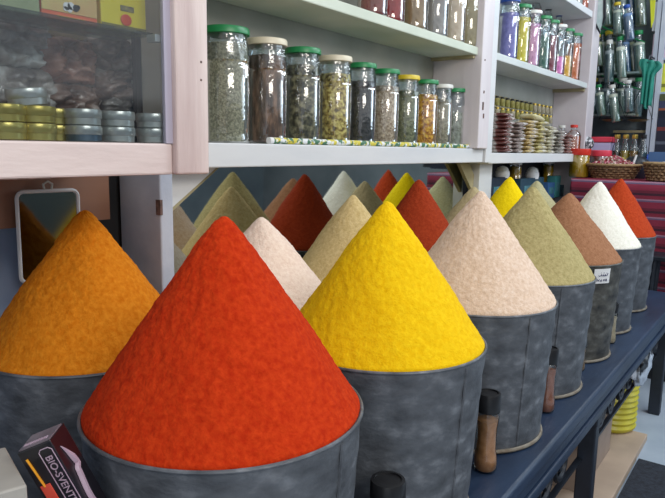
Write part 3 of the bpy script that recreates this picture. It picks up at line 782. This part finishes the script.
NUM = ['first', 'second', 'third', 'fourth', 'fifth', 'sixth', 'seventh', 'eighth', 'ninth', 'tenth', 'eleventh', 'twelfth', 'thirteenth', 'fourteenth', 'fifteenth']
for i in range(13):
    x = 3.0+i*.068
    vial(x, H+.218, VG if i < 8 else VP, 'g' if i < 8 else 'p', f'tiny hanging vial, {NUM[i]} from the left in the upper row on the back panel', 'vials in the upper row')
    vial(x+.01, H+.166, VG if i % 3 else VP, 'h' if i % 3 else 'q', f'tiny hanging vial, {NUM[i]} from the left in the lower row on the back panel', 'vials in the lower row')

# amber bottles at the right end of the packet shelf
c = onY(571, 148, 1.08)
bottle(3.83, 1.075, H-.0078, 'amber oil bottle with red cap at the right end of the packet shelf', .165, .042, PLAST, LIQ, RLID, .6, 'amber bottles', neck=.4)
bottle(3.885, 1.16, H-.0078, 'second amber bottle with clear cap behind the red-capped one', .165, .04, PLAST, LIQ, WLID, .62, 'amber bottles', neck=.4)

# things on the low shelf under the second bay
zl = H-.2645
TEAL = mat('teal_box', (36, 66, 82), (50, 84, 100), 8, .5)
DBL = mat('dark_blue_box', (28, 44, 60), (40, 58, 74), 8, .5)
def sbox(px0, px1, ytop, Y, M, lb, dy=.05):
    a = onY(px0, ytop, Y); b = onY(px1, ytop, Y)
    t = carton(a.x, b.x, Y, Y+dy, zl, a.z, M, lb, name='small_box')
    MB().box(-(b.x-a.x)/2*.7, (b.x-a.x)/2*.7, -dy/2-.001, -dy/2, (a.z-zl)*.3, (a.z-zl)*.7).build('printed_panel', M2, t)
M2 = mat('box_print_teal', (60, 110, 120), (90, 140, 150), 40, .5)
sbox(491, 511, 178, 1.14, DBL, 'dark blue box under the left white jar beneath the second bay')
sbox(521, 544, 179, 1.14, TEAL, 'dark teal box under the right white jar beneath the second bay')
sbox(548.5, 555, 183, 1.14, mat('blue_small_box', (60, 100, 150), rough=.5), 'narrow blue box beside the teal box beneath the second bay')
sbox(556, 561, 176, 1.14, mat('teal_light_box', (60, 130, 130), rough=.5), 'narrow light teal box beneath the second bay')
sbox(562, 569, 185, 1.14, mat('slate_box', (44, 80, 96), rough=.5), 'slate blue box nearest the red counter cloth')
def knob_jar(px, yb, yt, lb):
    a = onY(px, yb, 1.165); b = onY(px, yt, 1.165); h = b.z-a.z
    t = empty('white_jar', (a.x, 1.165, a.z+.001), lb, 'jar', 'white jars beneath the second bay')
    MB().lathe([(0, 0), (.032, 0), (.036, h*.25), (.034, h*.55), (.026, h*.62)], 24).build('body', PAPERW, t, smooth=True)
    MB().lathe([(.03, h*.60), (.031, h*.66), (.024, h*.85), (.01, h*.97), (0, h)], 24).build('lid', WLID, t, smooth=True)
knob_jar(502, 178, 166, 'white rounded jar on the dark blue box beneath the second bay')
knob_jar(532, 179, 167, 'white rounded jar on the dark teal box beneath the second bay')
YJ = mat('yellow_content', (214, 160, 20), (226, 176, 40), 12, .4)
for px, lb in ((514, 'jar of yellow-orange powder behind the left white jar'), (547, 'jar of yellow-orange powder behind the right white jar')):
    c = onY(px, 170, 1.21)
    jar(c.x, 1.203, zl, lb, WLID, YJ, .208, .033, 'yellow jars beneath the second bay', .88)

# ------------------------------------------------------------------ counter at right with striped cloth
XC = 3.70
CT = H-.148
ctr = tag(MB().box(XC+.02, 4.6, .40, 1.02, .0, CT-.006).build('shop_counter', DARK), 'counter at the back right carrying baskets and bottles, mostly hidden by striped cloth', 'counter')
ctr.location = (0, 0, 0)
def stripes(name, axis_scale, cols, dist=0):
    M = bpy.data.materials.new(name); M.use_nodes = True; N = M.node_tree.nodes; L = M.node_tree.links; b = N['Principled BSDF']
    b.inputs['Roughness'].default_value = .85
    tc = N.new('ShaderNodeTexCoord'); sp = N.new('ShaderNodeSeparateXYZ'); L.new(tc.outputs['Object'], sp.inputs[0])
    mu = N.new('ShaderNodeMath'); mu.operation = 'MULTIPLY'; mu.inputs[1].default_value = axis_scale; L.new(sp.outputs['Z'], mu.inputs[0])
    fr = N.new('ShaderNodeMath'); fr.operation = 'FRACT'; L.new(mu.outputs[0], fr.inputs[0])
    r = N.new('ShaderNodeValToRGB'); r.color_ramp.interpolation = 'CONSTANT'; e = r.color_ramp.elements
    e[0].position = 0; e[0].color = s2l(cols[0][1])+(1,); e[1].position = cols[1][0]; e[1].color = s2l(cols[1][1])+(1,)
    for p_, c_ in cols[2:]:
        q = e.new(p_); q.color = s2l(c_)+(1,)
    L.new(fr.outputs[0], r.inputs[0]); L.new(r.outputs[0], b.inputs['Base Color'])
    n = N.new('ShaderNodeTexNoise'); n.inputs['Scale'].default_value = 220; L.new(tc.outputs['Object'], n.inputs[0])
    bp = N.new('ShaderNodeBump'); bp.inputs['Strength'].default_value = .4; bp.inputs['Distance'].default_value = .004; L.new(n.outputs[0], bp.inputs['Height']); L.new(bp.outputs[0], b.inputs['Normal'])
    return M
CL = stripes('striped_cloth_red', 1/.092, [(0, (104, 30, 50)), (.15, (134, 38, 62)), (.50, (100, 84, 112)), (.58, (160, 116, 136)), (.66, (128, 34, 56)), (.86, (64, 24, 42))])  # red stripes are cloth; lilac bands paint highlights on the folds
bm = bmesh.new(); ny, nz_ = 60, 24; g = []
for j in range(nz_+1):
    row = []
    for i in range(ny+1):
        y = .38+.655*i/ny; z = CT - (CT-.12)*j/nz_
        dx = .012*math.sin(y*17)+.006*math.sin(y*41+1)
        row.append(bm.verts.new((XC-dx*(.2+.8*j/nz_), y, z+.004*math.sin(y*9))))
    g.append(row)
back = [bm.verts.new((4.58, .38+.655*i/ny, CT+.0)) for i in range(ny+1)]
g.insert(0, back)
for a_, b_ in zip(g, g[1:]):
    for i in range(ny): bm.faces.new((a_[i], a_[i+1], b_[i+1], b_[i]))
me = bpy.data.meshes.new('counter_cloth'); bm.to_mesh(me); bm.free(); me.materials.append(CL)
for q in me.polygons: q.use_smooth = True
o = bpy.data.objects.new('counter_cloth', me); COL.objects.link(o)
tag(o, 'red striped woven cloth with painted lilac highlights draped over the back right counter', 'cloth')
sd = o.modifiers.new('thick', 'SOLIDIFY'); sd.thickness = .004; sd.offset = 1
CT += .006

# wide jar with red lid, yellow content
def wide_jar(X, pl, pr_, yb, yt, lid, fill, lb, fh=.8):
    a = onX(pl, yb, X); b = onX(pr_, yb, X); r = abs(a.y-b.y)/2*.82; top = onX(pl, yt, X).z
    t = empty('sweet_jar', (X+.02, (a.y+b.y)/2, CT), lb, 'jar', 'wide lidded jars on the counter'); h = top-CT
    MB().lathe([(r*.92, 0), (r, .01), (r, h*.78), (r*.93, h*.82)], 32, cap=False).build('glass_body', PLAST, t, smooth=True)
    MB().lathe([(0, .003), (r*.9, .003), (r*.95, .012), (r*.95, h*fh), (0, h*fh)], 32).build('contents', fill, t, smooth=True)
    MB().lathe([(r*1.03, h*.78), (r*1.06, h*.80), (r*1.06, h*.98), (r*1.0, h), (0, h)], 32).build('lid', lid, t, smooth=True)
wide_jar(3.80, 566, 590, 172, 148.5, RLID, mat('yellow_powder_jar', (206, 170, 20), (222, 190, 40), 9, .5), 'wide jar of yellow powder with a bright red lid on the counter', .78)
wide_jar(3.93, 587, 611, 170, 150, mat('pink_red_lid', (222, 70, 90), rough=.4), mat('mixed_petals_jar', (90, 60, 50), (190, 150, 150), 30, .6), 'wide jar of mixed petals with a pinkish red lid behind the first basket', .78)
# pink-lidded container further back
c = onX(600, 150, 4.2)
t = empty('plastic_tub', (4.2, c.y, CT), 'pale lilac plastic tub with a pink-red lid behind the jars', 'tub')
hz_ = onX(600, 137, 4.2).z-CT
MB().box(-.06, .06, -.075, .075, 0, hz_*.86).build('tub_body', mat('lilac_plastic', (190, 180, 214), rough=.3), t, bevel=.01)
MB().box(-.065, .065, -.08, .08, hz_*.86, hz_).build('lid', mat('lid_pinkred', (216, 60, 80), rough=.4), t, bevel=.006)
# white lace ball
c = onX(586, 144, 4.0)
t = empty('woven_ball', (4.0, c.y, c.z-.045), 'white and dark speckled round ball above the red-lidded jar', 'ornament')
bm = bmesh.new(); bmesh.ops.create_icosphere(bm, subdivisions=3, radius=.045)
me = bpy.data.meshes.new('ball'); bm.to_mesh(me); bm.free(); me.materials.append(mat('ball_speckle', (60, 64, 70), (214, 216, 220), 40, .6, lo=.45, hi=.55))
o = bpy.data.objects.new('ball', me); COL.objects.link(o); o.parent = t; o.location = (0, 0, .045)
MB().lathe([(.05, -(c.z-.045-CT)), (.045, -.002), (0, -.002)], 20).build('pedestal', BLUEW, t, smooth=True)

# baskets
WICK = mat('wicker', (92, 66, 44), (150, 116, 80), 90, .7, bump=.6, bscale=70)
def basket(X, yl, yr, yb, yt, lb):
    a = onX(yl, yt, X); b = onX(yr, yt, X); r = abs(a.y-b.y)/2; cy = (a.y+b.y)/2; h = a.z-CT
    t = empty('wicker_basket', (X, cy, CT), lb, 'basket', 'wicker baskets on the counter')
    bm_ = MB(); rows_ = 6
    for k_ in range(rows_):
        f = (k_+.5)/rows_; rr = r*(.72+.28*f); pts = []
        for i in range(72):
            a_ = 2*PI*i/72; q = rr+.004*math.sin(18*a_+k_*PI)
            pts.append((q*math.cos(a_), q*math.sin(a_), h*f))
        bm_.tube(pts, h/rows_*.56, 6, closed=True)
    bm_.lathe([(0, .003), (r*.7, .003), (r*.7, .008), (0, .008)], 24)
    bm_.build('woven_wall', WICK, t, smooth=True)
    MB().tube([((r+.004)*math.cos(2*PI*i/48), (r+.004)*math.sin(2*PI*i/48), h) for i in range(48)], .007, 8, closed=True).build('rim', mat('wicker_rim', (140, 112, 76), (176, 146, 104), 60, .7), t, smooth=True)
    return cy, r, h
cy, r, h = basket(3.86, 588, 641, 176, 164, 'round wicker basket heaped with red and white petals on the counter')
# petals heap: uncountable
pb = MB(); rs = random.Random(5)
pm = bmesh.new()
cols = [mat('petal_red', (150, 30, 50), rough=.6), mat('petal_cream', (220, 204, 190), rough=.6), mat('petal_brown', (130, 84, 66), rough=.6), mat('petal_pink', (200, 120, 140), rough=.6)]
def petal(bm, c, s, mi):
    n_ = Vector((rs.uniform(-1, 1), rs.uniform(-1, 1), rs.uniform(.2, 1))).normalized(); u = n_.orthogonal().normalized(); v = n_.cross(u)
    vs = [bm.verts.new(c+u*s*math.cos(a)*1.2+v*s*math.sin(a)*.8+n_*(.25*s*math.cos(2*a))) for a in [i*PI/3 for i in range(6)]]
    top = bm.verts.new(c+n_*s*.3); bot = bm.verts.new(c-n_*s*.3)
    for i in range(6):
        f = bm.faces.new((vs[i], vs[(i+1) % 6], top)); f.material_index = mi
        f = bm.faces.new((vs[(i+1) % 6], vs[i], bot)); f.material_index = mi
for i in range(1500):
    q = math.sqrt(rs.random()); a = rs.uniform(0, 2*PI)
    z = .062*(1-q)**.9+h*.80
    petal(pm, Vector((q*r*.93*math.cos(a), q*r*.93*math.sin(a), z+rs.uniform(-.006, .006))), rs.uniform(.006, .011), rs.choice((0, 0, 1, 1, 2, 3)))
me = bpy.data.meshes.new('dried_petals'); pm.to_mesh(me); pm.free()
for c_ in cols: me.materials.append(c_)
o = bpy.data.objects.new('dried_petals', me); COL.objects.link(o); o.location = (3.86, cy, CT)
tag(o, 'heap of dried red and white petals filling the first basket', 'petals', kind='stuff')
MB().lathe([(0, h*.3), (r*.9, h*.78), (r*.5, h*.8+.02), (0, h*.8+.045)], 32).build('packed_petals', cols[2], o, smooth=True)
cy2, r2, h2 = basket(3.80, 645, 682, 176, 163, 'wicker basket cut off by the right edge of the photo')
o = MB().lathe([(0, h2*.3), (r2*.88, h2*.8), (r2*.5, h2*.8+.02), (0, h2*.8+.03)], 32).build('dried_buds', mat('buds_grey', (90, 90, 90), (180, 176, 170), 40, .7, bump=.8), smooth=True, loc=(3.80, cy2, CT))
tag(o, 'greyish dried buds in the basket at the right edge', 'buds', kind='stuff')
# dark bowl with white spoon
c = onX(636, 168, 4.02)
t = empty('dark_bowl', (4.02, c.y, CT), 'small dark domed bowl with a white scoop between the two baskets', 'bowl')
hb = onX(636, 156, 4.02).z-CT
MB().lathe([(.05, 0), (.075, hb*.4), (.07, hb*.75), (.04, hb*.97), (0, hb)], 28).build('bowl_body', mat('bowl_dark', (30, 34, 44), rough=.35), t, smooth=True)
MB().tube([(-.072, .005, hb*.25), (-.078, 0, hb*.7), (-.07, -.01, hb*1.05)], .006, 8).build('scoop', PAPERW, t, smooth=True)
# gold-capped bottles
LAB = mat('label_yellow', (220, 206, 70), rough=.5)
BG = 'gold-capped bottles on the counter'
zt = onX(625, 134.5, 4.12).z
for px, f, capM, lb in ((616, (60, 52, 40), GOLD, 'dark gold-capped bottle, leftmost of the four'), (624.5, (176, 150, 50), GOLD, 'gold-capped bottle of yellow oil, second of the four'),
                  (633.5, (150, 110, 40), GOLD, 'gold-capped bottle of brownish oil, third of the four'), (642, (90, 110, 120), BLACKL, 'dark-capped bottle with round yellow label, rightmost of the four')):
    c = onX(px, 155, 4.12)
    t = bottle(4.12, c.y, CT, lb, zt-CT, .027, GLASS, mat('oil_fill', f, rough=.25), capM, .62, BG, neck=.5)
    MB().lathe([(.013, 0), (.013, .002), (0, .002)], 18, M=Matrix.Translation((-.0275, 0, (zt-CT)*.42)) @ Matrix.Rotation(-PI/2, 4, 'Y')).build('round_label', LAB, t)
# blue crumpled bag
c = onX(650, 145, 4.25)
bm = bmesh.new(); bmesh.ops.create_icosphere(bm, subdivisions=4, radius=1)
for v in bm.verts:
    v.co = Vector((v.co.x*.05, v.co.y*.075, v.co.z*.065))*(1+.3*noise.noise(v.co*2.5)+.12*noise.noise(v.co*7))
me = bpy.data.meshes.new('blue_bag'); bm.to_mesh(me); bm.free(); me.materials.append(mat('blue_plastic', (30, 60, 170), (60, 110, 200), 12, .25))
o = bpy.data.objects.new('blue_bag', me); COL.objects.link(o); o.location = (4.25, c.y, CT+.066)
tag(o, 'crumpled bright blue plastic bag right of the gold-capped bottles', 'bag')
c = onX(660, 152, 4.1)
t = carton(4.05, 4.15, c.y-.06, c.y+.05, CT, onX(660, 152, 4.1).z, mat('blue_tub', (70, 104, 150), rough=.4), 'low pale blue box behind the right-edge basket', name='low_box')
MB().box(-.052, -.05, -.04, .04, .01, .03).build('printed_panel', PAPERW, t)

# ------------------------------------------------------------------ rack of hanging bottles at the far right
XR = 4.45
rack = empty('bottle_rack', (XR+.3, .95, CT), 'tall dark rack on the counter behind the hanging clear bottles', 'rack')
def rp(mb, name, M, **k): return mb.build(name, M, rack, loc=(-(XR+.3), -.95, -CT), **k)
rp(MB().box(XR+.12, XR+.15, .80, 1.24, CT, H+1.2), 'back_board', mat('rack_back', (84, 96, 100), (130, 142, 146), 6, .6))
for z in (.245, .50):
    rp(MB().box(XR-.10, XR+.12, .86, 1.22, H+z-.012, H+z), 'shelf_board', mat('rack_board', (130, 150, 150), (160, 170, 160), 10, .5))
rp(MB().box(XR-.04, XR+.16, .775, .80, CT, H+1.2), 'upright', mat('rack_white', (180, 190, 204), (200, 206, 216), 8, .5))
rp(MB().box(XR-.0, XR+.05, .80, 1.0, H+.13, H+.145), 'lower_ledge', TANB)
CG = glass('clear_bottle_glass', (196, 214, 214), .22, .08)
FILLS = [mat('bottle_pale', (170, 184, 166), (214, 220, 204), 20, .5), mat('bottle_olive', (134, 140, 108), (176, 178, 146), 20, .5), mat('bottle_grey', (130, 146, 150), (176, 188, 190), 20, .5), mat('bottle_bluish', (90, 130, 180), (130, 160, 200), 20, .5)]
capm = {'g': GREEN, 'y': YLID, 'w': WLID, 'b': BLID, 'n': TINS}
capn = {'g': 'green', 'y': 'yellow', 'w': 'white', 'b': 'blue', 'n': 'silver'}
rowdef = [
 ('highest', -22, 26, [(607, 'w', 0), (615, 'g', 1), (623, 'w', 2), (632, 'g', 3), (641, 'g', 1)], -.12),
 ('middle', 30, 74, [(596, 'n', 2), (605, 'g', 0), (612, 'y', 1), (619, 'w', 2), (626, 'w', 3), (634, 'g', 1), (641, 'g', 0)], -.14),
 ('lowest', 78, 117, [(591, 'y', 2), (598, 'w', 0), (605, 'g', 2), (612, 'g', 1), (620, 'w', 0), (628, 'w', 0), (636, 'g', 2)], 0)]
for rn, yt, yb, lst, tilt in rowdef:
    for i, (px, cp_, fi) in enumerate(lst):
        X_ = XR-.05+.05*(i % 2)
        a = onX(px, yt, X_); b = onX(px, yb, X_)
        hh_ = a.z-b.z
        bottle(X_, b.y, b.z, f'{capn[cp_]}-capped clear bottle, {NUM[i]} from the left in the {rn} row of the rack', hh_, .034, CG, FILLS[fi], capm[cp_], .72, 'clear bottles in the rack', rot=(tilt, 0, 0), neck=.6, n=18)
rb = random.Random(11)
for i, (px, yt, yb, cp_, fi, lb) in enumerate(((599, 34, 66, 'y', 1, 'yellow-capped clear bottle hanging in front of the middle row, leftmost'), (609, 40, 82, 'w', 2, 'white-capped clear bottle hanging low in front of the middle row'),
        (622, 36, 78, 'g', 0, 'green-capped pale bottle hanging in front of the middle row'), (630, 4, 40, 'b', 3, 'blue-capped bluish bottle hanging in front of the highest row'),
        (618, 2, 34, 'y', 0, 'yellow-capped pale bottle hanging in front of the highest row'), (602, 84, 116, 'g', 0, 'green-capped bottle hanging in front of the lowest row at left'),
        (616, 84, 122, 'w', 0, 'white-capped bottle hanging in front of the lowest row at centre'), (629, 80, 112, 'w', 2, 'white-capped grey bottle hanging in front of the lowest row at right'))):
    a = onX(px, yt, 4.26); b = onX(px, yb, 4.26)
    bottle(4.26, b.y, b.z, lb, a.z-b.z, .028, CG, FILLS[fi], capm[cp_], .74, 'clear bottles in the rack', rot=(rb.uniform(-.2, -.05), rb.uniform(-.06, .06), 0), neck=.55, n=18)
# strings carrying the tilted rows: green netting bands
for yb, lb in ((28, 'thin green cord above the middle row of rack bottles'), (77, 'thin green cord above the lowest row of rack bottles')):
    a = onX(592, yb-6, XR-.09); b = onX(645, yb+14, XR-.09)
    tag(MB().tube([a, (a+b)/2+Vector((0, 0, -.01)), b], .004, 6).build('green_cord', GREEN, smooth=True), lb, 'cord')
# dark clutter ledge items: small round dishes
for i, (px, lb) in enumerate(((612, 'small brass scale dish below the rack, left one'), (638, 'small brass scale dish below the rack, right one'))):
    c = onX(px, 122, 4.3)
    t = empty('scale_dish', (4.3, c.y, c.z), lb, 'dish', 'brass dishes')
    MB().lathe([(0, 0), (.04, .003), (.062, .012), (.064, .014), (.05, .008), (0, .005)], 28).build('pan', mat('brass_dull', (140, 116, 70), rough=.4, metal=.6), t, smooth=True)
    MB().tube([(0, 0, .2), (.0, -.08, .014)], .002, 5).tube([(0, 0, .2), (0, .08, .014)], .002, 5).build('chain', IRON, t)
# framed notice by the post
a = onX(598, 16, 4.1)
t = empty('framed_picture', (4.0, onX(599, 16, 4.0).y, onX(599, 34, 4.0).z), 'small dark-framed picture hanging tilted beside the right-hand shelf post', 'frame')
pp = [onX(x, y, 4.0)-t.location for x, y in ((595, -12), (604.5, -2), (604.5, 17), (600, 33), (592, 17))]
MB().tube(pp, .008, 6, closed=True).build('frame_edge', INK, t)
MB().prism(pp, (.004, 0, 0)).build('picture', mat('frame_picture', (170, 190, 190), (200, 214, 210), 20, .3), t)
# teal cloth hanging
bm = bmesh.new(); g = []
tops = (641, 658); 
A = onX(643, 58, 4.2); B = onX(655, 62, 4.2); C_ = onX(640, 106, 4.2); D = onX(651, 108, 4.2)
for j in range(25):
    f = j/24; row = []
    for i in range(25):
        u = i/24
        top = A.lerp(B, u); bot = C_.lerp(D, u)
        p_ = top.lerp(bot, f)
        amp = .018*(.3+.7*f)
        p_ = p_+Vector((amp*math.sin(u*19+f*2), (.10*(u-.35))*math.exp(-((f-.1)/.12)**2)*-.6, .012*math.sin(u*9)*(f)))
        row.append(bm.verts.new(p_))
    g.append(row)
for a_, b_ in zip(g, g[1:]):
    for i in range(24): bm.faces.new((a_[i], a_[i+1], b_[i+1], b_[i]))
me = bpy.data.meshes.new('hanging_cloth'); bm.to_mesh(me); bm.free(); me.materials.append(mat('teal_cloth', (20, 112, 98), (36, 140, 122), 12, .6))
for q in me.polygons: q.use_smooth = True
o = bpy.data.objects.new('hanging_cloth', me); COL.objects.link(o); sd = o.modifiers.new('t', 'SOLIDIFY'); sd.thickness = .004
MB().tube([A.lerp(B, .4)+Vector((0, 0, -.02)), A.lerp(B, .4)+Vector((.05, 0, .03)), Vector((4.415, .79, A.z+.02))], .005, 6).build('hook', IRON, o)
tag(o, 'teal green cloth hanging at the right of the clear bottles', 'cloth')
# yellow hanging tag strip
o = MB().prism([onX(x, y, 4.22) for x, y in ((650, 0), (655.5, 0), (654, 20), (651, 28))], (.006, 0, 0)).build('yellow_strip', mat('yellow_tag', (200, 206, 40), rough=.5), bevel=.001)
tag(o, 'yellow plastic strip hanging beside the white boxes at top right', 'tag')

# shelf with white boxes at the right edge
rs_ = empty('side_shelving', (4.55, .4, CT), 'white shelving with boxes at the right edge of the photo', 'shelving')
def sp_(mb, name, M, **k): return mb.build(name, M, rs_, loc=(-4.55, -.4, -CT), **k)
sp_(MB().box(4.40, 4.43, .74, .768, CT, H+1.2), 'upright', mat('side_white', (188, 196, 210), (204, 210, 220), 8, .5))
sp_(MB().box(4.72, 4.74, -.2, .768, CT, H+1.2), 'back_board', DARK)
yz = {}
for py in (30, 58, 92):
    z = onX(660, py, 4.42).z; yz[py] = z
    sp_(MB().box(4.42, 4.72, -.2, .74, z-.012, z), 'shelf_board', mat('side_board', (170, 186, 206), rough=.5))
BX = [mat('box_white_pink', (214, 204, 214), (226, 218, 224), 9, .5), mat('box_white', (216, 222, 230), (226, 230, 236), 9, .5), mat('box_pale_pink', (214, 186, 204), (224, 200, 214), 9, .5)]
def rbox(yl, py0, ytop, M, lb, deep=.2):
    z0 = yz[py0]; a = onX(yl, ytop, 4.44)
    t = carton(4.44, 4.44+deep, a.y-.22, a.y, z0, a.z, M, lb, name='white_box')
    MB().box(-deep/2-.002, -deep/2, -.02, .06, (a.z-z0)*.35, (a.z-z0)*.6).build('dark_print', mat('print_grey', (70, 70, 90), (160, 150, 170), 60, .5), t)
rbox(654.5, 30, 2, BX[1], 'white box with dark print on the upper side shelf')
rbox(653.5, 58, 34, BX[2], 'pale pink box with dark print on the middle side shelf')
c = onX(660, 69, 4.44)
t = carton(4.435, 4.50, c.y-.12, onX(654, 69, 4.44).y, yz[92], onX(656, 64, 4.44).z, mat('box_yellow_lime', (206, 206, 60), (216, 216, 90), 12, .5), 'yellow box on the lowest side shelf', name='yellow_box')
MB().box(-.034, -.0325, -.03, .05, .03, .05).build('printed_band', mat('lime_print', (120, 120, 40), rough=.5), t)
# dark patterned textile
TX = stripes('dark_striped_textile', 1/.36, [(0, (30, 34, 50)), (.12, (150, 84, 60)), (.16, (60, 66, 96)), (.28, (84, 90, 60)), (.42, (40, 44, 60)), (.55, (90, 96, 110)), (.60, (40, 40, 56)), (.78, (120, 50, 50)), (.84, (34, 40, 60))])
za = yz[92]-.014
bm_ = MB().box(0, .01, -.7, 0, 0, za-CT-.002)
a = onX(651, 120, 4.30)
o = bm_.build('hanging_textile', TX, loc=(4.395, a.y-.02, CT+.001)); tag(o, 'dark striped woven textile hanging under the side shelves at the right edge', 'textile')

# iron stand beyond the bench
st = empty('iron_stool', (3.62, .42, 0), 'dark iron stool frame standing just beyond the end of the bench', 'stool')
for (x, y) in ((-.12, -.12), (.0, -.12), (-.12, .12), (.0, .12)):
    MB().tube([(x*1.2, y*1.2, 0), (x, y, H-.52)], .014, 8).build('leg', IRON, st, smooth=True)
MB().box(-.15, .03, -.15, .15, H-.53, H-.505).build('seat', IRON, st, bevel=.006)
MB().tube([(-.12, -.12, .3), (-.12, .12, .3)], .01, 6).build('stretcher', IRON, st)

if __name__ == '__main__':
    pass
